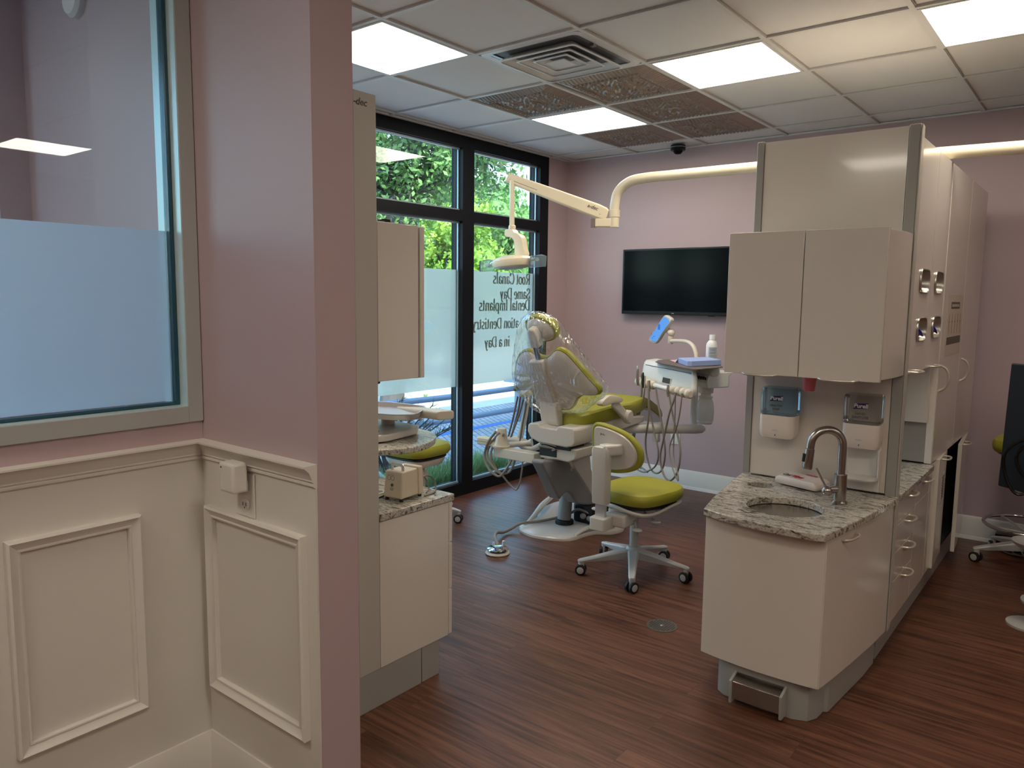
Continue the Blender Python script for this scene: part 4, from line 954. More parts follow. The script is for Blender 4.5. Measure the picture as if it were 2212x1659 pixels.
def operator_stool():
    t = thing('operator_stool', 'green wheeled dentist stool with white-backed backrest in the middle of the floor', 'stool', (1.165, 1.350, 0), 0)
    star_base(t)
    MB().lathe([(0.024, 0.145), (0.024, 0.36), (0.0, 0.36)], n=24).build('column', 'stool_grey', t, local=True)
    ol = smooth_loop([(-0.205, -0.13), (-0.16, -0.215), (-0.02, -0.235), (0.13, -0.225), (0.205, -0.16), (0.225, 0.0), (0.215, 0.14), (0.14, 0.235), (0.0, 0.255), (-0.14, 0.235), (-0.215, 0.14), (-0.225, 0.0)], 4)
    sm = Matrix.Rotation(math.radians(-8), 4, 'Z'); ol = [(-p[0]*math.cos(0.14)*1 * -1 + p[1]*math.sin(0.14), -p[0]*math.sin(0.14)*1 * 1 + p[1]*math.cos(0.14)) for p in ol]
    ol = [(p[0]*0.90+0.022, p[1]*0.94+0.01) for p in ol]
    seat_pad(t, ol, 0.472, 0.066)
    u = MB(); u.pad([(p[0]*0.86, p[1]*0.86) for p in ol], [(0.8, 0.412), (1.0, 0.416), (1.0, 0.432), (0.9, 0.436)], lambda a, b, w_: (a, b, w_)); u.build('seat_underside', 'rubber_black', t, local=True)
    q = MB(); rim = [(p[0]*0.94, p[1]*0.94) for p in ol]; n = len(rim); vs = []; prof = [(1.0, 0.398), (1.03, 0.408), (1.0, 0.418), (0.93, 0.412), (0.90, 0.396)]
    for s_, z_ in prof: vs += [(p[0]*s_, p[1]*s_, z_+0.012*math.sin(3*math.atan2(p[1], p[0])+0.6)) for p in rim]
    m_ = len(prof); q.add(vs, [(i*n+j, i*n+(j+1) % n, ((i+1) % m_)*n+(j+1) % n, ((i+1) % m_)*n+j) for i in range(m_) for j in range(n)]); q.build('seat_frame', 'unit_white', t, local=True)
    q = MB(); q.box(-0.075, -0.17, 0.345, 0.075, 0.12, 0.402); q.box(-0.05, -0.235, 0.318, 0.07, -0.10, 0.388); q.box(-0.19, -0.02, 0.375, 0.19, 0.05, 0.402); q.build('mechanism', 'unit_white', t, local=True, bevel=0.014)
    for p0, p1, c_ in (((0.06, -0.02, 0.372), (0.155, -0.07, 0.348), 'lever'), ((0.05, -0.10, 0.35), (0.105, -0.165, 0.318), 'lever'), ((-0.06, -0.19, 0.36), (-0.13, -0.17, 0.372), 'lever')):
        q = MB(); q.tube([p0, p1], 0.006, n=10, smooth=False); e_ = Vector(p1); q.ell(e_+(e_-Vector(p0)).normalized()*0.020, 0.028, 0.024, 0.009); q.build(c_, 'stool_grey' if p0[0] > 0 else 'unit_white', t, local=True)
    # backrest post on the near side
    px, py = -0.055, -0.272
    q = MB(); q.prism(rrect(px-0.045, py-0.045, px+0.050, py+0.080, 0.014), 0.305, 0.375); q.box(px-0.03, py+0.03, 0.322, px+0.05, -0.12, 0.372); q.build('post_socket', 'unit_white', t, local=True, bevel=0.006)
    MB().box(px-0.030, py-0.010, 0.36, px+0.030, py+0.012, 0.50).build('post_blade', 'steel_light', t, local=True, bevel=0.002, label='grey metal height adjustment blade')
    q = MB(); o2 = rrect(px-0.046, py-0.026, px+0.046, py+0.026, 0.012); q.pad(o2, [(0.9, 0.445), (1.0, 0.452), (1.06, 0.70), (1.08, 0.735), (0.95, 0.752), (0.5, 0.756)], lambda a, b, w_: (a, b-0.02*(w_-0.45), w_)); q.build('post_cover', 'unit_white', t, local=True)
    q = MB(); q.bar((px+0.0, py-0.010, 0.735), (px+0.072, py+0.075, 0.742), 0.080, 0.060); q.build('post_arm', 'unit_white', t, local=True, bevel=0.012)
    # D-shaped backrest pad, facing +y
    o3 = smooth_loop([(-0.128, 0.853), (-0.09, 0.868), (0.0, 0.855), (0.09, 0.822), (0.148, 0.765), (0.165, 0.705), (0.145, 0.648), (0.085, 0.615), (0.0, 0.600), (-0.09, 0.603), (-0.125, 0.62), (-0.138, 0.70), (-0.138, 0.80)], 5)
    cx0 = -0.028; yb = -0.205
    fb_ = lambda u, v, w_: (cx0+u, yb+w_+0.55*(u*u)*1.0 - 0.10*(v-0.72), v)
    cen = (0.0, 0.735)
    MB().pad(o3, [(0.80, -0.004), (0.93, -0.006), (0.985, 0.000), (1.0, 0.014), (0.985, 0.032), (0.90, 0.046), (0.6, 0.050)], fb_, cen).build('backrest', 'green_vinyl', t, local=True)
    bk = MB().pad(o3, [(0.5, -0.016), (0.82, -0.015), (0.855, -0.008), (0.86, 0.002)], fb_, cen).build('backrest_shell', 'unit_white', t, local=True)
    q = text_mb('a-dec', 0.020, frame_mtx((cx0-0.048, yb-0.0235, 0.812), (1, 0, 0), (0, 0, 1)), 0.0004, 0.2); q.build('lettering', 'text_dark', bk, local=True)
    MB().lathe([(0.0, 0.0), (0.046, 0.0), (0.046, 0.006), (0, 0.006)], m=Matrix.Rotation(PI/2, 4, 'X'), c=(cx0+0.025, yb-0.012, 0.735), n=30).build('shell_boss', 'unit_white', bk, local=True)
operator_stool()

def window_stool():
    t = thing('assistant_stool', 'green wheeled stool by the window behind the left console', 'stool', (-0.375, 1.215, 0), 0)
    star_base(t, 0.25, -20)
    MB().lathe([(0.024, 0.145), (0.024, 0.40), (0.0, 0.40)], n=24).build('column', 'unit_beige', t, local=True)
    ol = [(p[0]-0.045, p[1]-0.02) for p in smooth_loop([(-0.20, -0.15), (-0.10, -0.20), (0.10, -0.20), (0.20, -0.15), (0.215, 0.0), (0.18, 0.16), (0.0, 0.20), (-0.18, 0.16), (-0.215, 0.0)], 4)]
    seat_pad(t, ol, 0.535, 0.075)
    MB().pad([(p[0]*0.85, p[1]*0.85) for p in ol], [(0.85, 0.472), (1.0, 0.476), (1.0, 0.486), (0.9, 0.490)], lambda a, b, w_: (a, b, w_)).build('seat_underside', 'rubber_black', t, local=True)
    MB().pad([(p[0]*0.8, p[1]*0.8) for p in ol], [(0.6, 0.415), (0.9, 0.425), (1.0, 0.455), (1.0, 0.470), (0.9, 0.473)], lambda a, b, w_: (a, b, w_)).build('seat_frame', 'unit_beige', t, local=True)
    q = MB(); q.lathe([(0.0, 0.30), (0.035, 0.31), (0.045, 0.345), (0.030, 0.385), (0, 0.385)], n=20); q.build('mechanism', 'unit_beige', t, local=True)
    return t
window_stool()

def ring_stool():
    t = thing('assistant_stool', 'wheeled stool with chrome foot ring against the back wall at far right', 'stool', (2.890, 2.960, 0), 0)
    star_base(t, 0.275, 206)
    MB().lathe([(0.024, 0.145), (0.024, 0.66), (0.0, 0.66)], n=24).build('column', 'stool_grey', t, local=True)
    ol = smooth_loop([(-0.20, -0.15), (-0.10, -0.20), (0.10, -0.20), (0.20, -0.15), (0.215, 0.0), (0.18, 0.16), (0.0, 0.20), (-0.18, 0.16), (-0.215, 0.0)], 4)
    seat_pad(t, ol, 0.715, 0.075)
    MB().pad([(p[0]*0.85, p[1]*0.85) for p in ol], [(0.85, 0.662), (1.0, 0.666), (1.0, 0.676), (0.9, 0.680)], lambda a, b, w_: (a, b, w_)).build('seat_underside', 'rubber_black', t, local=True)
    q = MB(); q.bar((-0.19, -0.02, 0.655), (-0.10, -0.02, 0.625), 0.03, 0.012); q.bar((-0.10, -0.02, 0.625), (0.0, 0, 0.64), 0.06, 0.02); q.build('seat_frame', 'unit_white', t, local=True, bevel=0.004)
    n = 56; MB().tube([(0.235*math.cos(2*PI*i/n), 0.235*math.sin(2*PI*i/n), 0.235) for i in range(n+1)], 0.010, n=12, smooth=False, cap=False).build('foot_ring', 'chrome', t, local=True)
    q = MB()
    for k in range(4): a = PI/4+k*PI/2; q.tube([(0.02*math.cos(a), 0.02*math.sin(a), 0.19), (0.10*math.cos(a), 0.10*math.sin(a), 0.21), (0.232*math.cos(a), 0.232*math.sin(a), 0.235)], 0.006, n=8)
    q.build('ring_spoke', 'stool_grey', t, local=True)
ring_stool()
# floor box behind the ring stool
t = thing('floor_box', 'small dark box on the floor behind the ring stool', 'box', (2.86, 3.22, 0)); 
MB().box(2.70, 3.18, 0, 3.10, 3.31, 0.10).build('housing', 'camera_black', t, bevel=0.004)
q = MB()
for k in range(3): q.tube([(2.74+k*0.05, 3.18, 0.05), (2.76+k*0.05, 3.12, 0.012), (2.85+k*0.04, 3.10, 0.008)], 0.004, n=8)
q.build('cable', 'logo_grey', t)
# screen panel with cables on the far right
t = thing('upright_panel', 'tall dark navy panel with looped black cables at the right edge of the view', 'panel', (2.95, 2.30, 0))
q = MB(); q.prism([(2.772, 0.585), (3.26, 0.50), (3.26, 1.215), (2.785, 1.226)], 2.30, 2.335, 'y'); q.build('panel', 'navy_panel', t, bevel=0.006)
MB().tube([(3.05, 2.32, 0.0), (3.05, 2.32, 0.60)], 0.02, n=16, smooth=False).build('post', 'stool_grey', t)
MB().lathe([(0.0, 0.0), (0.14, 0.0), (0.14, 0.012), (0.03, 0.03), (0, 0.03)], c=(3.05, 2.32, 0), n=28).build('foot', 'stool_grey', t)
MB().tube([(3.0, 2.27, 0.86), (2.88, 2.25, 0.852), (2.80, 2.255, 0.78), (2.795, 2.26, 0.69), (2.83, 2.25, 0.595), (2.875, 2.25, 0.565), (2.95, 2.26, 0.62), (3.02, 2.27, 0.66)], 0.0075, n=10).build('cable', 'cable_black', t)
MB().tube([(3.02, 2.26, 0.845), (2.92, 2.24, 0.835), (2.855, 2.25, 0.79), (2.85, 2.25, 0.72), (2.90, 2.25, 0.65), (3.0, 2.25, 0.61)], 0.0085, n=10).build('cable', 'cable_black', t)
MB().ell((2.93, 2.25, 0.86), 0.05, 0.03, 0.025).build('cable_clip', 'cable_black', t)
# small steel tray on a stand at the right edge
t = thing('instrument_stand', 'small round steel tray on a pole at the right edge', 'stand', (2.98, 1.95, 0))
MB().lathe([(0.0, 0.488), (0.085, 0.488), (0.100, 0.500), (0.106, 0.512), (0.100, 0.512), (0.084, 0.496), (0, 0.494)], c=(2.98, 1.95, -0.10), n=36).build('tray', 'steel_light', t)
MB().lathe([(0.012, 0.0), (0.012, 0.39), (0, 0.39)], c=(2.98, 1.95, 0), n=16).build('pole', 'stool_grey', t)
MB().lathe([(0.0, 0.0), (0.10, 0.0), (0.10, 0.01), (0.012, 0.02)], c=(2.98, 1.95, 0), n=28).build('foot', 'stool_grey', t)
# ================================================================== DENTAL CHAIR
K0 = -0.45
def bp(x, z, w_=0.0, y0=1.600):
    """point on the reclined back plane; w positive = towards the seat"""
    n = Vector((0, 1, -K0)).normalized(); p = Vector((x, y0+K0*(z-0.8), z)); return p+n*w_
t = thing('dental_chair', 'green and white reclined dental chair under a clear plastic cover', 'dental chair', (0.42, 1.9, 0))
bo = smooth_loop([(0.185, 1.56), (0.32, 1.485), (0.46, 1.50), (0.585, 1.575), (0.610, 1.72), (0.640, 1.80), (0.715, 1.86), (0.742, 1.96), (0.70, 2.06), (0.62, 2.20), (0.60, 2.60), (0.42, 2.66), (0.20, 2.60), (0.17, 2.35), (0.04, 2.28), (0.02, 2.15), (0.05, 1.95), (0.13, 1.85), (0.17, 1.72)], 3)
MB().pad(bo, [(1.0, 0.0), (1.0, 0.014), (0.985, 0.022), (0.90, 0.026), (0.5, 0.028)], lambda u, v, w_: (u, v, w_)).build('base_plate', 'unit_white', t)
q = MB(); q.tube([(0.205, 1.60, 0.022), (0.17, 1.75, 0.048), (0.11, 1.93, 0.075), (0.06, 2.10, 0.085)], [0.010, 0.018, 0.022, 0.020], n=14, k=5, flat=0.8); q.tube([(0.585, 1.63, 0.022), (0.60, 1.76, 0.045), (0.66, 1.90, 0.062), (0.70, 2.02, 0.050)], [0.010, 0.018, 0.026, 0.020], n=14, k=5, flat=0.8)
q.build('base_rib', 'unit_white', t)
q = MB(); q.prism([(1.335, 0.535), (1.350, 0.552), (1.655, 0.495), (1.975, 0.160), (1.972, 0.138), (1.83, 0.172), (1.74, 0.200), (1.690, 0.240), (1.655, 0.280), (1.615, 0.300), (1.575, 0.290), (1.535, 0.265)], 0.445, 0.530, 'x'); q.build('lift_arm_cover', 'unit_grey', t, bevel=0.012)
q = MB(); q.prism([(1.658, 0.498), (1.739, 0.545), (1.892, 0.506), (1.908, 0.405), (2.035, 0.205), (1.990, 0.150)], 0.37, 0.522, 'x'); q.build('link_cover', 'unit_white', t, bevel=0.008)
q = MB(); q.lathe([(0.046, 0.0), (0.044, 0.20), (0.040, 0.26), (0, 0.26)], c=(0.385, 1.80, 0.055), n=28, m=Matrix.Rotation(-0.12, 4, 'X')); q.build('lift_cylinder', 'unit_grey', t)
MB().lathe([(0.0, 0.024), (0.062, 0.024), (0.062, 0.052), (0.050, 0.056), (0, 0.056)], c=(0.388, 1.80, 0), n=28).build('cylinder_collar', 'rubber_black', t)
q = MB(); q.box(0.40, 1.88, 0.024, 0.56, 2.10, 0.16); q.build('pump_housing', 'rubber_black', t, bevel=0.02)
q = MB(); q.tube([(0.40, 1.86, 0.09), (0.46, 1.87, 0.12), (0.55, 1.90, 0.09), (0.60, 1.97, 0.06)], 0.009, n=8); q.ell((0.50, 1.855, 0.085), 0.022, 0.018, 0.02); q.ell((0.545, 1.86, 0.075), 0.02, 0.016, 0.018); q.build('hydraulic_fitting', 'unit_grey', t)
# seat frame housing
hp = [(0.348, 0.700), (0.352, 0.742), (0.365, 0.752), (0.430, 0.758), (0.446, 0.738), (0.566, 0.736), (0.582, 0.758), (0.690, 0.757), (0.703, 0.745), (0.705, 0.668), (0.690, 0.645), (0.640, 0.632), (0.430, 0.640), (0.372, 0.662)]
MB().prism(hp, 1.425, 1.74, 'y').build('seat_housing', 'unit_white', t, bevel=0.012)
MB().prism([(1.742, 0.640), (1.742, 0.752), (1.92, 0.765), (2.3, 0.735), (2.3, 0.690), (1.95, 0.672)], 0.33, 0.698, 'x').build('seat_support', 'unit_white', t, bevel=0.012)
q = MB(); q.prism([(0.425, 0.536), (0.560, 0.540), (0.640, 0.535), (0.690, 0.56), (0.700, 0.622), (0.425, 0.622)], 1.455, 1.72, 'y'); q.build('swivel_bracket', 'unit_white', t, bevel=0.008)
MB().box(0.44, 1.446, 0.610, 0.66, 1.60, 0.636).build('bracket_gap', 'rubber_black', t, bevel=0.004)
q = MB(); q.box(0.425, 1.452, 0.555, 0.555, 1.457, 0.604); q.build('bracket_recess', 'rubber_black', t, bevel=0.003)
q = MB(); q.tube([(0.43, 1.44, 0.612), (0.49, 1.435, 0.620), (0.55, 1.44, 0.608), (0.53, 1.44, 0.598)], 0.006, n=8); q.tube([(0.44, 1.44, 0.632), (0.50, 1.43, 0.638), (0.56, 1.44, 0.628)], 0.005, n=8); q.tube([(0.655, 1.46, 0.545), (0.665, 1.47, 0.505), (0.645, 1.49, 0.485)], 0.010, n=8); q.build('cable', 'hose_grey', t)
# seat cushion with raised edges and knee break
so_ = smooth_loop([(0.31, 1.74), (0.40, 1.64), (0.50, 1.575), (0.60, 1.545), (0.69, 1.60), (0.730, 1.80), (0.720, 2.02), (0.69, 2.22), (0.665, 2.39), (0.46, 2.42), (0.245, 2.39), (0.22, 2.22), (0.195, 2.02), (0.23, 1.86)], 4)
def seatz(u, v, w_):
    e = min(1, abs(u-0.455)/0.27); z = 0.765 + 0.050*e**3*(1-abs((v-1.9)/0.65)**2 if abs(v-1.9) < 0.65 else 0) + 0.045*max(0, (v-2.02)/0.38)**2
    return (u, v, z+w_)
MB().pad(so_, [(0.80, -0.050), (0.92, -0.045), (0.99, -0.022), (1.0, 0.004), (0.985, 0.028), (0.94, 0.044), (0.86, 0.050), (0.7, 0.042), (0.45, 0.036), (0.2, 0.034)], seatz).build('seat', 'green_vinyl', t)
lo = smooth_loop([(0.245, 2.37), (0.46, 2.34), (0.665, 2.37), (0.650, 2.54), (0.615, 2.70), (0.57, 2.80), (0.46, 2.825), (0.35, 2.80), (0.30, 2.70), (0.258, 2.54)], 4)
lz = lambda u, v, w_: (u, v, 0.825-0.30*max(0, v-2.37)-0.15*max(0, v-2.37)**2+w_)
MB().pad(lo, [(0.80, -0.040), (0.94, -0.036), (1.0, -0.015), (1.0, 0.0), (0.97, 0.020), (0.90, 0.028), (0.5, 0.030)], lz).build('legrest', 'green_vinyl', t)
MB().pad(lo, [(0.80, -0.062), (0.93, -0.060), (0.95, -0.045), (0.9, -0.036)], lz).build('legrest_shell', 'unit_white', t)
# back
bo_ = smooth_loop([(0.356, 1.240), (0.427, 1.204), (0.501, 1.207), (0.582, 1.258), (0.645, 1.238), (0.712, 1.155), (0.774, 1.060), (0.812, 0.995), (0.793, 0.952), (0.695, 0.945), (0.640, 0.905), (0.600, 0.855), (0.545, 0.828), (0.440, 0.828), (0.345, 0.850), (0.305, 0.885), (0.292, 0.935), (0.240, 0.958), (0.178, 0.925), (0.160, 1.000), (0.192, 1.100), (0.262, 1.200)], 4)
bo_ = [(u-0.010, v-0.030*min(1, max(0, (v-0.90)/0.20))) for u, v in bo_]
cen = (0.465, 1.01)
MB().pad(bo_, [(0.90, 0.0), (0.97, -0.002), (1.0, 0.008), (1.0, 0.024), (0.97, 0.038), (0.85, 0.045), (0.5, 0.042)], lambda u, v, w_: bp(u, v, w_+0.025*((u-0.475)/0.33)**2), cen).build('backrest', 'green_vinyl', t)
MB().pad(bo_, [(0.5, -0.030), (0.80, -0.022), (0.90, -0.012), (0.945, -0.004), (0.945, 0.006)], lambda u, v, w_: bp(u, v, w_+0.025*((u-0.475)/0.33)**2), cen).build('backrest_shell', 'unit_white', t)
def bpoly(P, w0, w1, name, m, lab=None, bev=0.006):
    n = len(P); vs = [bp(x, z, w0) for x, z in P]+[bp(x, z, w1) for x, z in P]
    return MB().add(vs, [tuple(range(n)), tuple(reversed(range(n, 2*n)))]+[(i, (i+1) % n, n+(i+1) % n, n+i) for i in range(n)]).build(name, m, t, bevel=bev, label=lab)
bpoly([(0.376, 1.165), (0.478, 1.168), (0.488, 1.00), (0.505, 0.872), (0.345, 0.865), (0.362, 1.00)], -0.058, -0.012, 'spine_cover', 'unit_white', bev=0.012)
MB().prism([(1.520, 0.735), (1.500, 0.80), (1.487, 0.884), (1.545, 0.888), (1.57, 0.80), (1.58, 0.735)], 0.388, 0.518, 'x').build('back_bracket', 'unit_white', t, bevel=0.010)
bpoly([(0.418, 1.260), (0.452, 1.260), (0.452, 1.15), (0.418, 1.15)], -0.030, -0.016, 'headrest_bar', 'unit_grey', bev=0.003)
ho = smooth_loop([(0.385, 1.400), (0.42, 1.428), (0.475, 1.438), (0.535, 1.425), (0.585, 1.395), (0.605, 1.345), (0.580, 1.300), (0.50, 1.280), (0.425, 1.290), (0.385, 1.335)], 4)
ho = [(u-0.022, v-0.026) for u, v in ho]
MB().pad(ho, [(0.85, -0.005), (0.97, -0.006), (1.0, 0.006), (1.0, 0.026), (0.95, 0.046), (0.8, 0.054), (0.4, 0.055)], lambda u, v, w_: bp(u, v, w_+0.03)).build('headrest', 'green_vinyl', t)
MB().pad(ho, [(0.4, -0.018), (0.75, -0.014), (0.84, -0.008), (0.85, 0.002)], lambda u, v, w_: bp(u-0.004, v-0.006, w_+0.03)).build('headrest_shell', 'unit_white', t)
bpoly([(0.415, 1.345), (0.430, 1.362), (0.468, 1.358), (0.484, 1.32), (0.474, 1.246), (0.415, 1.242)], -0.045, 0.012, 'headrest_bracket', 'unit_white', bev=0.010)
# armrests
for xs, sgn in ((0.755, 1), (0.150, -1)):
    a = MB().pad(smooth_loop([(1.60, 0.893), (1.64, 0.922), (1.71, 0.938), (1.80, 0.925), (1.862, 0.905), (1.866, 0.884), (1.81, 0.878), (1.72, 0.882), (1.64, 0.876)], 4), [(0.6, -0.026), (0.92, -0.022), (1.0, -0.010), (1.0, 0.010), (0.92, 0.022), (0.6, 0.026)], lambda u, v, w_: (xs+w_, u, v))
    ar = a.build('armrest', 'unit_beige', t)
    MB().bar((xs, 1.775, 0.885), (xs, 1.925, 0.785), 0.026, 0.060, up=(0, 0.5, 1)).build('armrest_arm', 'unit_white', ar, bevel=0.010)
    MB().lathe([(0.0, -0.020), (0.040, -0.020), (0.044, -0.012), (0.044, 0.014), (0.036, 0.022), (0.0, 0.024)], c=(xs+0.012*sgn, 1.945, 0.775), m=Matrix.Rotation(PI/2*sgn, 4, 'Y'), n=30).build('armrest_pivot', 'unit_white', ar)
# clear plastic cover over the back
po = smooth_loop([(0.42, 1.446), (0.48, 1.450), (0.57, 1.420), (0.635, 1.330), (0.700, 1.225), (0.770, 1.095), (0.830, 0.985), (0.815, 0.925), (0.745, 0.880), (0.61, 0.800), (0.44, 0.775), (0.30, 0.790), (0.195, 0.865), (0.143, 0.955), (0.148, 1.030), (0.185, 1.130), (0.245, 1.240), (0.335, 1.390)], 6)
po = [(u-0.012, v-0.022*min(1, max(0, (v-0.90)/0.20))) for u, v in po]
pc = thing('plastic_cover', 'crinkled clear plastic sleeve pulled over the dental chair back and headrest', 'plastic cover', (0.48, 1.45, 1.1))
def crinkle(u, v, w_):
    a = math.atan2(v-1.08, u-0.48); rr = math.hypot(u-0.48, v-1.08)
    k_ = min(1, rr/0.22); k_ = k_*k_*(3-2*k_)
    d = k_*(0.006*math.sin(9*a+30*rr)+0.005*math.sin(17*a-22*rr+1)+0.004*math.sin(31*a+12*rr))
    return bp(u+0.6*d*math.cos(a), v+0.6*d*math.sin(a), w_ + d*(1 if w_ < 0 else -1) + 0.03*((u-0.475)/0.33)**2)
MB().pad(po, [(0.15, -0.085), (0.3, -0.082), (0.45, -0.078), (0.58, -0.072), (0.70, -0.064), (0.80, -0.052), (0.88, -0.040), (0.94, -0.025), (0.98, -0.008), (1.0, 0.014), (1.0, 0.040), (0.985, 0.066), (0.94, 0.084), (0.86, 0.095), (0.7, 0.100), (0.5, 0.100), (0.25, 0.098)], crinkle, (0.48, 1.08)).build('sleeve', 'clear_plastic', pc, ang=180)

# ---------------- assistant's instrument arm at the chair's left
t = thing('assistant_instrument_unit', 'beige assistant instrument arm with looped grey hoses left of the dental chair', 'instrument arm', (0.2, 1.45, 0.5))
ya = 1.45
MB().prism([(0.408, ya-0.035), (0.408, ya+0.045), (0.095, ya+0.045), (0.072, ya+0.035), (0.062, ya+0.005), (0.072, ya-0.025), (0.095, ya-0.035)], 0.500, 0.563).build('arm', 'unit_beige', t, bevel=0.005)
MB().lathe([(0.0, 0.564), (0.056, 0.564), (0.058, 0.575), (0.050, 0.578), (0.042, 0.60), (0.035, 0.665), (0.034, 0.678), (0.030, 0.688), (0, 0.690)], c=(0.118, ya, 0), n=30).build('hub', 'unit_beige', t)
MB().prism(rrect(-0.078, ya-0.035, 0.10, ya+0.04, 0.03), 0.565, 0.612).build('holder_block', 'unit_beige', t, bevel=0.006)
MB().box(-0.079, ya-0.036, 0.587, 0.02, ya-0.034, 0.589).build('seam', 'seam_dark', t)
MB().tube([(0.14, 1.50, 0.575), (0.20, 1.60, 0.575), (0.24, 1.62, 0.585)], [0.02, 0.018, 0.026], n=14).build('bracket', 'unit_white', t)
a1 = [(0.105, 0.669), (0.044, 0.596), (0.002, 0.518), (0.008, 0.469), (0.051, 0.426), (0.093, 0.400), (0.150, 0.385), (0.185, 0.422), (0.215, 0.478), (0.225, 0.502)]
a2 = [(0.131, 0.664), (0.070, 0.600), (0.026, 0.537), (0.037, 0.486), (0.087, 0.440), (0.144, 0.402), (0.200, 0.412), (0.230, 0.460), (0.245, 0.502)]
a3 = [(0.155, 0.655), (0.106, 0.604), (0.065, 0.551), (0.066, 0.490), (0.098, 0.425), (0.139, 0.383), (0.196, 0.328), (0.247, 0.302), (0.286, 0.358), (0.314, 0.458), (0.323, 0.502)]
for k, P in enumerate((a1, a2, a3)):
    MB().tube([(x, (ya-0.042)+0.018*math.sin(i*0.9+k)*(1 if i > 1 else 0)+0.012*k, z) for i, (x, z) in enumerate(P)], [0.0085, 0.0085, 0.008, 0.007] if k < 2 else [0.0085, 0.008, 0.006, 0.0048], n=10, k=6).build('hose', 'hose_grey', t)
# upright suction hoses behind the arm
t = thing('suction_hoses', 'grey suction hoses and cuspidor post rising between chair back and window', 'hoses', (0.06, 1.7, 0.55))
MB().tube([(0.145, 1.70, 0.93), (0.120, 1.70, 0.75), (0.075, 1.70, 0.578)], [0.014, 0.018, 0.022], n=14, k=4).build('post', 'unit_white', t)
for P in ([(0.075, 0.87), (0.055, 0.792), (0.035, 0.714), (-0.006, 0.575)], [(0.130, 0.88), (0.102, 0.788), (0.072, 0.709), (0.010, 0.566)], [(0.155, 0.88), (0.138, 0.774), (0.118, 0.693), (0.094, 0.543)], [(0.100, 0.90), (0.085, 0.80), (0.060, 0.71), (0.02, 0.58)]):
    MB().tube([(x, 1.675, z) for x, z in P], 0.0068, n=10, k=4).build('hose', 'hose_dark', t)
q = MB(); q.tube([(-0.03, 1.68, 0.57), (0.06, 1.69, 0.572), (0.115, 1.69, 0.560), (0.150, 1.66, 0.575)], [0.020, 0.024, 0.024, 0.02], n=14); q.tube([(0.03, 1.70, 0.57), (0.03, 1.75, 0.53), (0.12, 1.80, 0.50), (0.34, 1.86, 0.66)], 0.02, n=12); q.build('holder', 'unit_white', t)
q = MB(); q.tube([(0.06, 1.66, 0.915), (0.08, 1.655, 0.935), (0.12, 1.655, 0.938), (0.155, 1.66, 0.92)], 0.014, n=12); q.build('suction_handpiece', 'green_trim', t)

# ---------------- foot control
t = thing('foot_control', 'chrome disc foot control with grey hose on the floor', 'foot control', (0.378, 1.105, 0))
MB().lathe([(0.0, 0.0), (0.070, 0.0), (0.074, 0.005), (0.070, 0.012), (0.060, 0.014), (0, 0.014)], n=44).build('base', 'disc_rubber', t, local=True)
MB().lathe([(0.050, 0.014), (0.050, 0.024), (0.0, 0.024)], n=36).build('neck', 'rubber_black', t, local=True)
MB().lathe([(0.0, 0.023), (0.058, 0.023), (0.064, 0.027), (0.062, 0.033), (0.045, 0.041), (0.020, 0.046), (0.0, 0.047)], n=44).build('disc', 'chrome', t, local=True)
q = MB(); q.lathe([(0.0, 0.0), (0.009, 0.0), (0.009, 0.030), (0.007, 0.034), (0, 0.034)], c=(0.002, 0.055, 0.030), n=16); q.lathe([(0, 0), (0.008, 0.0), (0.007, 0.022), (0, 0.022)], c=(-0.045, 0.015, 0.034), n=14); q.tube([(-0.045, 0.015, 0.055), (-0.058, 0.012, 0.075)], 0.0025, n=6, smooth=False); q.build('switch', 'steel_light', t, local=True)
MB().tube([(0.350, 1.145, 0.035), (0.285, 1.195, 0.060), (0.225, 1.285, 0.052), (0.190, 1.390, 0.022), (0.182, 1.480, 0.022), (0.205, 1.560, 0.045), (0.255, 1.680, 0.040), (0.320, 1.840, 0.048), (0.400, 1.93, 0.09)], 0.0095, n=12, k=6).build('hose', 'hose_grey', t)

# ---------------- delivery unit
dt = thing('delivery_unit', 'white dental delivery unit with hanging grey hoses under the television', 'delivery unit', (0.59, 2.413, 0), math.atan2(-0.5807, 0.8141))
B = lambda mb, name, m, **k: mb.build(name, m, k.pop('par', dt), local=True, **k)
# head: lofted sections along s
def head():
    prof = [(0.012, 0.952), (0.004, 0.972), (0.012, 1.005), (0.035, 1.060), (0.060, 1.094), (0.095, 1.106), (0.30, 1.106), (0.33, 1.09), (0.33, 1.01), (0.24, 0.965), (0.05, 0.945)]
    secs = [(-0.005, 0.90, 0.03), (0.010, 0.97, 0.012), (0.04, 1.0, 0), (0.66, 1.0, 0), (0.70, 0.97, 0.012), (0.715, 0.90, 0.03)]
    vs = []; n = len(prof)
    for s, k, d in secs:
        for o, z in prof: o = o*0.60; vs.append((s - (0.8 if s < 0.3 else 1.35)*max(0, o-0.01), 0.10+(o-0.10)*k, 1.02+(z-1.02)*k))
    fs = [(i*n+j, i*n+(j+1) % n, (i+1)*n+(j+1) % n, (i+1)*n+j) for i in range(len(secs)-1) for j in range(n)]+[tuple(reversed(range(n))), tuple(range((len(secs)-1)*n, len(secs)*n))]
    return MB().add(vs, fs)
B(head(), 'head', 'delivery_white_lit', ang=50, bevel=0.004)
B(MB().tube([(0.030, 0.0255, 1.075), (0.35, 0.0255, 1.075), (0.665, 0.0255, 1.075)], 0.0018, n=6, smooth=False), 'trim_line', 'seam_dark')
q = MB(); q.prism([(0.300, 0.978), (0.445, 0.978), (0.452, 1.024), (0.325, 1.026), (0.312, 1.012)], 0.000, 0.030, 'y'); B(q, 'handle_recess', 'delivery_white_lit', bevel=0.004)
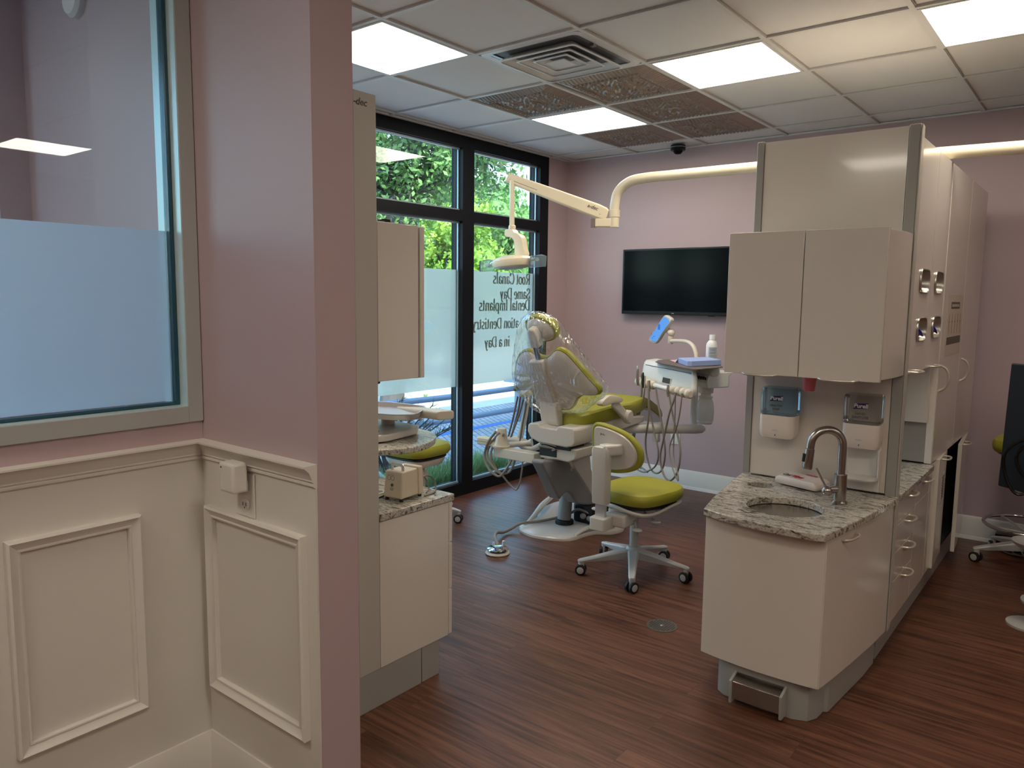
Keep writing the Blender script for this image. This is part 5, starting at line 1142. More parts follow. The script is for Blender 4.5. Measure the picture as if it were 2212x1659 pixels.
q = MB(); q.prism([(0.335, 0.985), (0.440, 0.985), (0.445, 1.020), (0.345, 1.020)], -0.0015, 0.001, 'y'); B(q, 'recess_inside', 'seam_dark')
for k, s in enumerate((0.015, 0.085, 0.155, 0.225)): B(MB().tube([(s-0.022, -0.012, 0.955), (s-0.014, -0.012, 0.955), (s+0.014, -0.012, 0.955), (s+0.022, -0.012, 0.955)], [0.020, 0.030, 0.030, 0.020], n=18, smooth=False), 'handpiece_holder', 'unit_beige')
for k, s in enumerate((0.520, 0.590, 0.655, 0.715)): B(MB().tube([(s-0.022, -0.012, 0.955), (s-0.014, -0.012, 0.955), (s+0.014, -0.012, 0.955), (s+0.022, -0.012, 0.955)], [0.020, 0.030, 0.030, 0.020], n=18, smooth=False), 'handpiece_holder', 'unit_beige')
B(MB().tube([(0.255, -0.010, 0.955), (0.30, -0.026, 0.957), (0.44, -0.026, 0.957), (0.50, -0.010, 0.955)], [0.018, 0.016, 0.016, 0.018], n=14), 'front_handle', 'delivery_white_lit')
B(MB().tube([(0.718, 0.010, 0.955), (0.728, 0.012, 0.99), (0.705, 0.025, 1.05), (0.66, 0.045, 1.09)], [0.024, 0.020, 0.017, 0.012], n=14), 'side_handle', 'delivery_white_lit')
HO = {1: [(0.056, 1.015), (0.075, 0.965), (0.088, 0.854), (0.064, 0.736), (0.033, 0.622), (0.000, 0.535), (-0.02, 0.46), (0.02, 0.39), (0.10, 0.352)],
 2: [(0.140, 1.005), (0.165, 0.950), (0.159, 0.829), (0.099, 0.702), (0.041, 0.595), (0.012, 0.500), (0.02, 0.42), (0.10, 0.365), (0.22, 0.352)],
 3: [(0.236, 0.985), (0.261, 0.854), (0.265, 0.717), (0.226, 0.582), (0.236, 0.472), (0.288, 0.388), (0.360, 0.377), (0.427, 0.419), (0.460, 0.507), (0.459, 0.588), (0.414, 0.741), (0.371, 0.869), (0.350, 0.955)],
 4: [(0.262, 0.940), (0.265, 0.800), (0.317, 0.643), (0.373, 0.517), (0.345, 0.423), (0.229, 0.358), (0.160, 0.350), (0.10, 0.355)],
 5: [(0.502, 0.985), (0.525, 0.890), (0.565, 0.791), (0.637, 0.674), (0.680, 0.579), (0.663, 0.457), (0.595, 0.386), (0.529, 0.394), (0.480, 0.458), (0.474, 0.537), (0.510, 0.651), (0.563, 0.817), (0.599, 0.900), (0.606, 0.950)],
 6: [(0.676, 0.955), (0.664, 0.857), (0.641, 0.752), (0.605, 0.673), (0.579, 0.595), (0.611, 0.523), (0.674, 0.449), (0.724, 0.416), (0.705, 0.456), (0.660, 0.497), (0.618, 0.566), (0.604, 0.694), (0.597, 0.848), (0.590, 0.955)]}
for k, P in HO.items():
    n = len(P); B(MB().tube([(s, -0.030+0.016*math.sin(2.2*i/n*PI+k*1.3)-(0.004*k), z) for i, (s, z) in enumerate(P)], 0.0062 if k != 6 else 0.0045, n=10, k=6), 'hose', 'hose_grey')
for s, z0, z1, m in ((0.052, 0.965, 1.050, 'hose_dark'), (0.135, 0.955, 1.030, 'rubber_black'), (0.232, 0.94, 0.985, 'hose_dark'), (0.502, 0.94, 0.985, 'hose_dark')):
    h_ = B(MB().tube([(s+0.012, -0.046, z0-0.03), (s+0.006, -0.046, z0), (s, -0.044, z1-0.02), (s-0.004, -0.040, z1)], [0.006, 0.0105, 0.0095, 0.005], n=12), 'handpiece', m)
    if s < 0.1: B(MB().tube([(s-0.004, -0.040, z1), (s-0.012, -0.040, z1+0.018)], 0.006, n=10, smooth=False), 'syringe_tip', 'chrome', par=h_)
# control box behind, post, reservoir
q = MB(); q.prism([(0.225, 0.960), (0.215, 1.000), (0.235, 1.060), (0.250, 1.066), (0.42, 1.066), (0.38, 1.04), (0.38, 0.965)], 0.27, 0.535, 'x'); B(q, 'control_block', 'delivery_white_lit', bevel=0.008)
B(MB().tube([(0.20, 0.26, 1.073), (0.50, 0.26, 1.073), (0.555, 0.26, 1.073), (0.575, 0.26, 1.07)], [0.034, 0.036, 0.034, 0.015], n=20), 'tray_support', 'delivery_white_lit')
B(MB().tube([(0.47, 0.245, 1.06), (0.47, 0.245, 1.110)], 0.014, n=14, smooth=False), 'tray_pin', 'delivery_white_lit')
for k in range(4):
    s = 0.425+k*0.028; tg = B(MB().lathe([(0, 0), (0.0095, 0), (0.0095, 0.004), (0, 0.005)], c=(s, 0.220, 1.022), m=Matrix.Rotation(PI/2, 4, 'X'), n=14), 'toggle', 'rubber_black')
    B(MB().tube([(s, 0.218, 1.022), (s, 0.206, 1.036)], 0.0032, n=8, smooth=False), 'toggle_lever', 'rubber_black', par=tg)
for s in (0.365, 0.393): B(MB().lathe([(0, 0), (0.008, 0), (0.008, 0.004), (0, 0.005)], c=(s, 0.220, 1.014), m=Matrix.Rotation(PI/2, 4, 'X'), n=14), 'gauge', 'label_grey')
PS, PO = 0.238, 0.300
B(MB().lathe([(0.0235, 0.66), (0.0235, 0.97), (0, 0.97)], c=(PS, PO, 0), n=24), 'post', 'delivery_white_lit')
RS, RO = 0.385, 0.300
rv = B(MB().lathe([(0.0, 0.703), (0.046, 0.705), (0.053, 0.716), (0.058, 0.78), (0.055, 0.83), (0.046, 0.862), (0.036, 0.884), (0, 0.886)], c=(RS, RO, 0), n=32), 'water_bottle', 'milky_white')
B(MB().lathe([(0.045, 0.880), (0.047, 0.884), (0.047, 0.890), (0.036, 0.893), (0.032, 0.90), (0.034, 0.91), (0.048, 0.915), (0.050, 0.962), (0, 0.962)], c=(RS, RO, 0), n=32), 'bottle_collar', 'bottle_white', par=rv)
B(MB().lathe([(0.0535, 0.716), (0.0545, 0.742), (0.054, 0.743), (0.053, 0.716)], c=(RS, RO, 0), n=32), 'bottle_base_band', 'bottle_white', par=rv)
# touch pad on its arm
sc = [(-0.240, 1.408), (-0.125, 1.378), (-0.345, 1.205), (-0.470, 1.224)]
def scp(k): cx = sum(p[0] for p in sc)/4; cz = sum(p[1] for p in sc)/4; return smooth_loop([(cx+(p[0]-cx)*k, cz+(p[1]-cz)*k) for p in (sc[0], ((sc[0][0]+sc[1][0])/2+0.01, sc[0][1]), sc[1], ((sc[1][0]+sc[2][0])/2, (sc[1][1]+sc[2][1])/2), sc[2], ((sc[2][0]+sc[3][0])/2-0.01, sc[2][1]-0.003), sc[3], ((sc[3][0]+sc[0][0])/2, (sc[3][1]+sc[0][1])/2))], 5)
tp = B(MB().prism(scp(1.0), 0.290, 0.318, 'y'), 'touch_pad', 'unit_white', bevel=0.006)
B(MB().prism(scp(0.86), 0.2885, 0.2905, 'y'), 'display', 'screen_blue', par=tp)
q = MB(); cx, cz = -0.30, 1.305
for a, b, c, d in ((-0.02, 0.0, 0.035, 0.04), (-0.11, -0.072, 0.012, 0.008), (-0.085, -0.058, 0.02, 0.006), (-0.125, -0.05, 0.006, 0.02)): q.box(cx+a, 0.2880, cz+b, cx+a+c, 0.2886, cz+b+d)
B(q, 'display_marks', 'paint_blue', par=tp)
q = MB(); q.ell((-0.175, 0.325, 1.288), 0.030, 0.026, 0.026); q.tube([(-0.180, 0.325, 1.288), (-0.215, 0.332, 1.292), (-0.250, 0.338, 1.300)], [0.022, 0.019, 0.022], n=16); B(q, 'pad_joint', 'unit_beige')
B(MB().tube([(-0.180, 0.325, 1.262), (-0.180, 0.325, 1.22), (-0.180, 0.325, 1.205)], [0.020, 0.021, 0.016], n=16, smooth=False), 'joint_stem', 'unit_beige')
B(MB().tube([(-0.175, 0.325, 1.226), (-0.10, 0.325, 1.232), (0.05, 0.325, 1.236), (0.14, 0.325, 1.215), (0.19, 0.325, 1.165), (0.205, 0.325, 1.105)], 0.0145, n=16, k=6), 'pad_arm', 'unit_beige')
B(MB().box(0.12, 0.29, 1.100, 0.20, 0.36, 1.128), 'arm_mount', 'unit_beige', bevel=0.006)
# swing arm from the chair
wa = math.atan2(-0.5807, 0.8141)
q = MB(); q.tube([(0.44, 2.06, 0.648), (0.47, 2.075, 0.648), (0.985, 2.512, 0.648), (1.015, 2.538, 0.648), (1.03, 2.551, 0.648)], [0.033, 0.033, 0.033, 0.028, 0.012], n=24, smooth=False)
q.build('swing_arm', 'delivery_white_lit', dt)
MB().lathe([(0, 0.60), (0.05, 0.60), (0.05, 0.69), (0, 0.69)], c=(0.47, 2.08, 0), n=24).build('arm_pivot', 'unit_white', dt)
MB().box(0.76, 2.30, 0.560, 0.80, 2.34, 0.618).build('arm_tag', 'bottle_white', dt, bevel=0.002)
# things lying on the tray
def onunit(name, lab, cat): 
    o = thing(name, lab, cat, (0.59, 2.413, 0), wa); return o
t = onunit('instrument_tray', 'thin brown tray mat resting on the delivery unit', 'tray')
tm_ = [(0.235, -0.005), (0.50, -0.015), (0.775, -0.02), (0.73, 0.10), (0.66, 0.25), (0.42, 0.33), (0.133, 0.38), (0.062, 0.17)]
q = MB().prism(smooth_loop(tm_, 2), 1.108, 1.114).build('mat', 'tray_mat', t, local=True, bevel=0.002)
t = onunit('blue_wrapped_box', 'blue wrapped sterile pack on the tray of the delivery unit', 'package')
MB().prism([(0.375, 0.09), (0.615, 0.025), (0.625, 0.05), (0.565, 0.295), (0.36, 0.325), (0.34, 0.30)], 1.1145, 1.150).build('pack', 'blue_wrap', t, local=True, bevel=0.004)
q = MB(); q.add([(0.345, 0.085, 1.1150), (0.375, 0.089, 1.148), (0.36, 0.22, 1.148), (0.33, 0.20, 1.1150)], [(0, 1, 2, 3)]); q.build('fold', 'blue_wrap', t, local=True, solid=0.002)
t = onunit('pink_papers', 'pink papers on the tray left of the blue pack', 'papers')
q = MB(); q.prism([(0.12, 0.16), (0.36, 0.09), (0.33, 0.20), (0.14, 0.27)], 1.1145, 1.1155); q.prism([(0.10, 0.22), (0.30, 0.18), (0.28, 0.33), (0.12, 0.34)], 1.1157, 1.1167); q.build('sheet', 'pink_paper', t, local=True)
t = onunit('instruments', 'metal instruments lying over the pink papers', 'instruments')
q = MB(); q.tube([(0.20, 0.14, 1.120), (0.26, 0.18, 1.124), (0.33, 0.20, 1.120)], 0.003, n=6); q.tube([(0.20, 0.27, 1.120), (0.30, 0.23, 1.122)], 0.003, n=6, smooth=False); q.build('probe', 'steel_light', t, local=True)
t = thing('squeeze_bottle', 'white labelled bottle with screw cap standing on the delivery unit', 'bottle', (0.59+0.8141*0.335+0.5807*0.362, 2.413-0.5807*0.335+0.8141*0.362, 1.112))
MB().lathe([(0.0, 0.0), (0.038, 0.0), (0.040, 0.004), (0.040, 0.110), (0.037, 0.128), (0.026, 0.144), (0.019, 0.150), (0, 0.150)], n=32).build('bottle', 'bottle_white', t, local=True)
MB().lathe([(0.0205, 0.151), (0.0205, 0.184), (0.019, 0.187), (0, 0.187)], n=24).build('cap', 'bottle_white', t, local=True)
q = MB()
for k in range(9):
    a0 = -1.75+k*0.16; a1 = a0+0.16; q.add([(0.0405*math.cos(a), 0.0405*math.sin(a), z) for a, z in ((a0, 0.030), (a1, 0.030), (a1, 0.105), (a0, 0.105))], [(0, 1, 2, 3)])
lb_ = q.build('label_panel', 'label_grey', t, local=True)
q = MB()
for k in range(5):
    for z in (0.092, 0.084, 0.070, 0.062, 0.045):
        a0 = -1.5+k*0.17; a1 = a0+0.12; q.add([(0.0408*math.cos(a), 0.0408*math.sin(a), zz) for a, zz in ((a0, z), (a1, z), (a1, z+0.003), (a0, z+0.003))], [(0, 1, 2, 3)])
q.build('label_lines', 'text_dark', lb_, local=True)
t = None

# ================================================================== OPERATING LIGHTS
t = thing('operating_light', 'cream dental operating light on a long arm above the chair', 'dental light', (2.2, 1.70, 2.19))
MB().tube([(2.20, 1.70, 2.185), (2.20, 1.70, 2.20), (2.185, 1.70, 2.222), (2.15, 1.70, 2.228)], 0.029, n=24, k=6).build('mount', 'pole_cream', t)
MB().tube([(2.16, 1.70, 2.228), (1.2, 1.70, 2.232), (0.98, 1.70, 2.232), (0.87, 1.70, 2.218), (0.795, 1.70, 2.165), (0.774, 1.70, 2.085), (0.774, 1.70, 2.00)], 0.0285, n=28, k=8).build('pole', 'pole_cream', t)
MB().lathe([(0.0285, 2.062), (0.0325, 2.060), (0.0325, 2.018), (0.0290, 2.016), (0.0290, 1.958), (0, 1.958)], c=(0.774, 1.70, 0), n=28).build('pole_collar', 'pole_cream', t)
q = MB(); q.bar((0.76, 1.692, 1.985), (0.672, 1.648, 1.985), 0.045, 0.050); q.build('knuckle', 'pole_cream', t, bevel=0.006)
MB().box(0.655, 1.625, 1.955, 0.675, 1.665, 2.010).build('knuckle_plate', 'chrome', t)
v0, v1 = Vector((0.735, 1.684, 2.030)), Vector((0.192, 1.395, 2.262)); dd = (v1-v0).normalized()
q = MB(); side = dd.cross(Vector((0, 0, 1))).normalized(); up = side.cross(dd)
secs = [(0.0, 0.020, 0.030), (0.03, 0.026, 0.040), (0.10, 0.027, 0.043), (0.55, 0.024, 0.036), (1.0, 0.020, 0.029)]
vs = []
for s_, hw, hh in secs:
    c0 = v0.lerp(v1, s_); vs += [c0-side*hw-up*hh*0.75, c0-side*hw*0.6-up*hh, c0+side*hw*0.6-up*hh, c0+side*hw-up*hh*0.75, c0+side*hw+up*hh*0.8, c0+side*hw*0.7+up*hh, c0-side*hw*0.7+up*hh, c0-side*hw+up*hh*0.8]
n = 8; q.add(vs, [(i*n+j, i*n+(j+1) % n, (i+1)*n+(j+1) % n, (i+1)*n+j) for i in range(4) for j in range(n)]+[tuple(reversed(range(n))), tuple(range(32, 40))])
ar = q.build('spring_arm', 'pole_cream', t, bevel=0.003)
q = MB()
for s_ in (-1, 1): q.bar(v0.lerp(v1, 0.06)+side*s_*0.0262-up*0.012, v0.lerp(v1, 0.97)+side*s_*0.0205-up*0.008, 0.001, 0.0022)
q.build('seam', 'seam_dark', ar)
c0 = v0.lerp(v1, 0.13)-side*(-0.0272)+up*0.010
for s_ in (-1, 1): text_mb('a-dec', 0.030, frame_mtx(v0.lerp(v1, 0.15)+side*s_*0.0276+up*0.012, -dd*(-s_) if s_ > 0 else -dd, up) if s_ < 0 else frame_mtx(v0.lerp(v1, 0.15)+side*0.0276+up*0.012, dd, up), 0.0004, 0.2).build('lettering', 'text_dark', ar)
MB().tube([(0.224, 1.40, 2.245), (0.226, 1.40, 1.965)], 0.0155, n=20, smooth=False).build('drop_rod', 'pole_cream', t)
MB().lathe([(0.0, 1.938), (0.020, 1.938), (0.022, 1.945), (0.022, 1.970), (0.018, 1.973), (0, 1.973)], c=(0.228, 1.40, 0), n=24).build('rod_collar', 'pole_cream', t)
q = MB(); q.pad(smooth_loop([(0.187, 1.930), (0.200, 1.947), (0.245, 1.947), (0.262, 1.928), (0.300, 1.912), (0.322, 1.888), (0.335, 1.83), (0.346, 1.785), (0.278, 1.785), (0.268, 1.84), (0.258, 1.880), (0.228, 1.900), (0.200, 1.903), (0.186, 1.915)], 3), [(0.8, -0.026), (0.97, -0.024), (1.0, -0.016), (1.0, 0.016), (0.97, 0.024), (0.8, 0.026)], lambda u, v, w_: (u, 1.40+w_, v), (0.262, 1.90)); q.build('yoke', 'pole_cream', t)
lm = Matrix.Translation((0.235, 1.40, 1.752)) @ Matrix.Rotation(math.radians(-5), 4, 'Y')
hd = MB().lathe([(0.0, -0.040), (0.10, -0.040), (0.132, -0.032), (0.142, -0.014), (0.142, 0.006), (0.128, 0.020), (0.085, 0.034), (0.0, 0.040)], n=40, m=lm, sx=1.0, sy=0.78).build('lamp_head', 'pole_cream', t)
MB().lathe([(0.0, -0.0415), (0.095, -0.0415), (0.095, -0.039)], n=36, m=lm, sx=1, sy=0.78).build('lens', 'label_grey', hd)
for sg, nm in ((-1, 'handle'), (1, 'handle')):
    x0 = 0.235+sg*0.138; MB().tube([(x0, 1.40, 1.748+sg*0.010), (x0+sg*0.030, 1.395, 1.746+sg*0.014), (x0+sg*0.062, 1.385, 1.746+sg*0.016)], [0.009, 0.008, 0.013], n=14).build(nm, 'pole_cream', hd)
for sg in (-1, 1):
    x0 = 0.235+sg*0.20; q = MB(); zc = 1.742+sg*0.010
    q.pad([(x0-0.058, zc-0.040), (x0+0.052, zc-0.036), (x0+0.058, zc+0.030), (x0+0.030, zc+0.038), (x0-0.048, zc+0.030)], [(0.5, -0.020), (0.9, -0.019), (1.0, -0.004), (1.0, 0.004), (0.9, 0.018), (0.5, 0.020)], lambda u, v, w_: (u, 1.39+w_+0.004*math.sin(u*160), v)); b_ = q.build('barrier_sleeve', 'barrier_film', hd, label='pale blue film barrier sleeve')
t = thing('light_pole', 'cream light pole running right from the top of the console', 'light pole', (2.32, 1.80, 2.19))
MB().tube([(2.32, 1.80, 2.186), (2.32, 1.80, 2.20), (2.335, 1.80, 2.224), (2.37, 1.80, 2.230), (3.2, 1.78, 2.212), (5.2, 1.74, 2.19)], 0.029, n=24, k=6).build('pole', 'pole_cream', t)
# ================================================================== LEFT CONSOLE
XLc = 1.132
t = thing('dividing_panel', 'tall grey dividing panel of the left console beside the mauve wall end', 'panel', (0.8, -0.55, 0))
MB().box(0.50, -0.600, 0.147, XLc, -0.500, 2.216).build('panel', 'cabinet_light', t, bevel=0.002)
text_mb('a-dec', 0.034, frame_mtx((XLc+0.0006, -0.578, 2.180), (0, 1, 0), (0, 0, 1)), 0.0004, 0.2).build('lettering', 'text_dark', t)
t = thing('side_cabinet', 'white base cabinet of the left console with grey plinth', 'cabinet', (0.8, -0.3, 0))
MB().box(0.50, -0.495, 0.150, XLc-0.020, -0.130, 0.708).build('body', 'cabinet_inner', t)
MB().box(XLc-0.019, -0.4985, 0.148, XLc, -0.131, 0.708).build('side_panel', 'cabinet_white', t, bevel=0.0015)
for z0, z1 in ((0.540, 0.707), (0.343, 0.536), (0.150, 0.339)):
    d = MB().box(0.50, -0.1285, z0, XLc, -0.108, z1).build('drawer', 'cabinet_white', t, bevel=0.003)
    d_pull((0.76, -0.108, z1-0.018), (0.90, -0.108, z1-0.018), (0, 0.034, 0), 0.005).build('handle', 'handle_satin', d)
d_pull((1.05, -0.108, 0.690), (1.118, -0.108, 0.690), (0, 0.022, 0), 0.005).build('handle', 'handle_satin', t)
q = MB(); q.box(0.50, -0.600, 0, XLc-0.002, -0.284, 0.146); q.box(0.50, -0.278, 0, XLc-0.004, -0.182, 0.146); q.build('plinth', 'cabinet_grey', t, bevel=0.002)
o = MB().box(0.48, -0.4985, 0.710, XLc+0.006, -0.102, 0.739).build('worktop', 'granite', None, bevel=0.004)
tag(o, 'granite worktop carrying the beige power box on the left console', 'worktop')
t = thing('wall_cabinet', 'white upper cabinet on the left console in front of the window', 'cabinet', (0.8, -0.4, 1.225))
MB().prism([(0.50, -0.498), (XLc, -0.498), (XLc, -0.300), (XLc-0.010, -0.288), (0.50, -0.288)], 1.226, 1.792).build('body', 'cabinet_white', t, bevel=0.002)
d = MB().box(0.52, -0.284, 1.224, XLc-0.004, -0.262, 1.790).build('door', 'cabinet_white', t, bevel=0.003)
MB().tube([(0.95, -0.270, 1.225), (0.98, -0.255, 1.221), (1.06, -0.252, 1.220), (1.10, -0.262, 1.225)], 0.0045, n=8).build('handle', 'handle_satin', d)
MB().tube([(1.10, -0.49, 1.224), (1.09, -0.46, 1.218), (1.05, -0.44, 1.222)], 0.006, n=8).build('hinge_cover', 'rubber_black', t)
t = thing('small_sensor', 'tiny black sensor on top of the left wall cabinet', 'sensor', (1.08, -0.42, 1.792))
MB().prism(rrect(-0.022, -0.016, 0.022, 0.016, 0.006), 0, 0.014).build('body', 'camera_black', t, local=True)
MB().lathe([(0.009, 0.014), (0.009, 0.017), (0, 0.018)], n=14).build('lens', 'tv_black', t, local=True)
# pull-out granite table, keyboard-like slab, tray
t = thing('pull_out_table', 'round-ended granite pull-out table behind the left console', 'table', (0.5, 0.1, 0.84))
o_ = smooth_loop([(0.250, -0.10), (0.60, -0.17), (0.715, -0.09), (0.765, 0.03), (0.740, 0.16), (0.665, 0.28), (0.57, 0.355), (0.43, 0.385), (0.30, 0.36), (0.24, 0.20)], 4)
MB().prism(o_, 0.834, 0.862).build('top', 'granite', t, bevel=0.005)
MB().tube([(0.52, -0.14, 0.742), (0.52, -0.14, 0.834)], 0.035, n=20, smooth=False).build('support_column', 'unit_beige', t)
MB().box(0.47, -0.14, 0.805, 0.57, 0.14, 0.834).build('support_arm', 'unit_beige', t, bevel=0.006)
t = thing('white_slab', 'white flat equipment slab lying on the round-ended granite table', 'equipment', (0.4, 0.13, 0.862))
MB().prism([(0.14, -0.06), (0.598, -0.035), (0.612, 0.02), (0.580, 0.235), (0.520, 0.305), (0.22, 0.315)], 0.868, 0.900).build('body', 'outlet_white', t, bevel=0.006)
MB().prism([(0.20, -0.03), (0.56, -0.01), (0.55, 0.20), (0.50, 0.26), (0.24, 0.27)], 0.8622, 0.870).build('foot', 'unit_beige', t)
MB().lathe([(0.0, 0.9), (0.026, 0.9), (0.026, 0.902), (0, 0.902)], c=(0.50, 0.03, 0), n=20).build('button', 'text_dark', t)
t = thing('tray_stand', 'beige arm with flat rounded end above the granite table', 'arm', (0.4, 0.2, 0.97))
q = MB(); q.pad(rrect(-0.045, -0.020, 0.045, 0.022, 0.012, 4), [(1, 0), (1, 1)], lambda u, v, w_: Vector((0.36, 0.34, 0.955)).lerp(Vector((0.79, 0.215, 0.985)), w_)+Vector((0.33*u, 0.9*u, 0))+Vector((0, 0, v))); q.build('arm', 'unit_beige', t, bevel=0.006)
MB().tube([(0.39, 0.22, 0.900), (0.39, 0.22, 0.955)], 0.034, n=20, smooth=False).build('column', 'unit_beige', t)
MB().box(0.30, 0.16, 0.940, 0.58, 0.32, 0.965).build('tray_holder', 'unit_beige', t, bevel=0.008)
t = thing('steel_tray', 'shallow steel tray resting on the beige arm', 'tray', (0.45, 0.2, 0.985))
q = MB(); a = smooth_loop([(0.24, 0.26), (0.50, 0.315), (0.575, 0.29), (0.685, 0.13), (0.672, 0.06), (0.60, 0.015), (0.35, -0.04), (0.24, 0.02)], 3)
q.pad(a, [(0.90, 0.9655), (0.95, 0.968), (1.0, 0.990), (1.03, 0.993), (1.03, 0.996), (0.99, 0.995), (0.94, 0.9725), (0.88, 0.9705)], lambda u, v, w_: (u, v, w_)); q.build('tray', 'steel_light', t)
# beige power box
bm_ = Matrix.Translation((1.045, -0.275, 0.739)) @ Matrix.Rotation(math.radians(7), 4, 'Z')
t = thing('power_box', 'beige box with handle and printed symbols standing on the left granite worktop', 'power supply', (1.028, -0.282, 0.739), math.radians(7))
def taper(x0, y0, x1, y1, z0, z1, k, dy):
    vs = [(x0, y0+dy*0, z0), (x1, y0, z0), (x1, y1, z0), (x0, y1, z0), (x0*k, y0*k+dy, z1), (x1*k, y0*k+dy, z1), (x1*k, y1*k+dy, z1), (x0*k, y1*k+dy, z1)]
    return MB().add(vs, [(3, 2, 1, 0), (4, 5, 6, 7), (0, 1, 5, 4), (1, 2, 6, 5), (2, 3, 7, 6), (3, 0, 4, 7)])
taper(-0.046, -0.066, 0.046, 0.040, 0.012, 0.118, 0.92, 0.004).build('case', 'beige_plastic', t, local=True, bevel=0.006)
taper(-0.050, 0.038, 0.050, 0.070, 0.010, 0.124, 0.93, 0.002).build('rear_cover', 'beige_plastic', t, local=True, bevel=0.006)
MB().tube([(-0.026, -0.032, 0.114), (-0.026, -0.034, 0.134), (-0.018, -0.034, 0.140), (0.018, -0.034, 0.140), (0.026, -0.034, 0.134), (0.026, -0.032, 0.114)], 0.0045, n=10, k=4, flat=1.5).build('handle', 'steel_light', t, local=True)
q = MB()
for x, y in ((-0.036, -0.055), (0.036, -0.055), (-0.036, 0.058), (0.036, 0.058)): q.lathe([(0, 0), (0.008, 0), (0.007, 0.014), (0, 0.014)], c=(x, y, 0), n=12)
q.build('foot', 'rubber_black', t, local=True)
q = MB(); yf = -0.0655
for cx in (-0.016, 0.002):
    m = 24; ring = [(cx+0.0095*math.cos(2*PI*i/m), 0.092+0.0095*math.sin(2*PI*i/m)) for i in range(m)]; ri = [(cx+0.0080*math.cos(2*PI*i/m), 0.092+0.0080*math.sin(2*PI*i/m)) for i in range(m)]
    q.add([(p[0], yf, p[1]) for p in ring+ri], [(i, (i+1) % m, m+(i+1) % m, m+i) for i in range(m)])
q.lathe([(0, 0), (0.0055, 0), (0.0055, 0.003), (0, 0.003)], c=(-0.002, yf+0.002, 0.064), m=Matrix.Rotation(PI/2, 4, 'X'), n=16)
for a, b, c, d in ((-0.010, 0.044, 0.012, 0.001), (-0.010, 0.052, 0.012, 0.001), (-0.010, 0.044, 0.001, 0.009), (0.001, 0.044, 0.001, 0.009), (-0.007, 0.047, 0.006, 0.001), (-0.024, 0.104, 0.034, 0.001)): q.box(a, yf-0.0004, b, a+c, yf, b+d)
q.build('printed_symbols', 'text_dark', t, local=True)
t = thing('power_cables', 'black and grey cables trailing behind the beige power box', 'cables', (1.0, -0.2, 0.739))
MB().tube([(1.035, -0.200, 0.80), (1.03, -0.150, 0.805), (1.03, -0.115, 0.785), (1.05, -0.12, 0.750), (1.075, -0.16, 0.743), (1.085, -0.22, 0.743)], 0.0035, n=8).build('cable', 'hose_dark', t)
MB().tube([(1.02, -0.200, 0.795), (1.01, -0.155, 0.800), (1.01, -0.135, 0.780), (1.03, -0.14, 0.748), (1.055, -0.18, 0.743)], 0.003, n=8).build('cable', 'hose_dark', t)
for k in range(3): MB().tube([(0.96, -0.42, 0.745+0.008*k), (0.985, -0.37, 0.748+0.008*k), (0.97, -0.33, 0.748+0.008*k), (0.93, -0.34, 0.747+0.008*k), (0.90, -0.40, 0.746+0.008*k)], 0.004, n=8).build('cable', 'outlet_white' if k else 'rubber_black', t)

# ================================================================== OUTDOORS
GZ = -0.10
struct(MB().box(-60, -30, GZ-0.2, XW-0.15, 60, GZ-0.001).build('floor', 'pavers'))
struct(MB().box(-14.0, -30, GZ-0.001, -4.1, 60, GZ+0.002).build('floor', 'concrete'))
struct(MB().box(XW-0.75, -4, GZ-0.01, XW-0.16, 4.6, GZ+0.05).build('floor', 'mulch'))
struct(MB().box(-3.05, -4, GZ, -2.93, 30, GZ+0.002).build('trim_9', 'paint_blue'))
struct(MB().box(-60, -30, GZ+0.002, -14.0, 60, GZ+0.02).build('floor', 'lawn'))
def grass(name, x0, x1, y0, y1, n, h, lab):
    mb = MB(); r = random.Random(5)
    for _ in range(n):
        x, y = r.uniform(x0, x1), r.uniform(y0, y1); a = r.uniform(0, 2*PI); hh = h*r.uniform(0.5, 1.1); l = r.uniform(0.03, 0.13); w_ = 0.003
        dx, dy = math.cos(a), math.sin(a); z = GZ+0.045
        p = [(x, y, z), (x+dx*l*0.35, y+dy*l*0.35, z+hh*0.65), (x+dx*l, y+dy*l, z+hh*r.uniform(0.75, 1.0))]
        vs = []
        for k, q in enumerate(p): ww = w_*(1-k/2.4); vs += [(q[0]-dy*ww, q[1]+dx*ww, q[2]), (q[0]+dy*ww, q[1]-dx*ww, q[2])]
        mb.add(vs, [(0, 1, 3, 2), (2, 3, 5, 4)])
    mb.rec = False; o = mb.build(name, 'leaf_grass', ang=180); tag(o, lab, 'grass', kind='stuff')
grass('ornamental_grass', XW-0.62, XW-0.22, 0.3, 2.9, 9000, 0.24, 'tufts of green grass outside at the foot of the window')
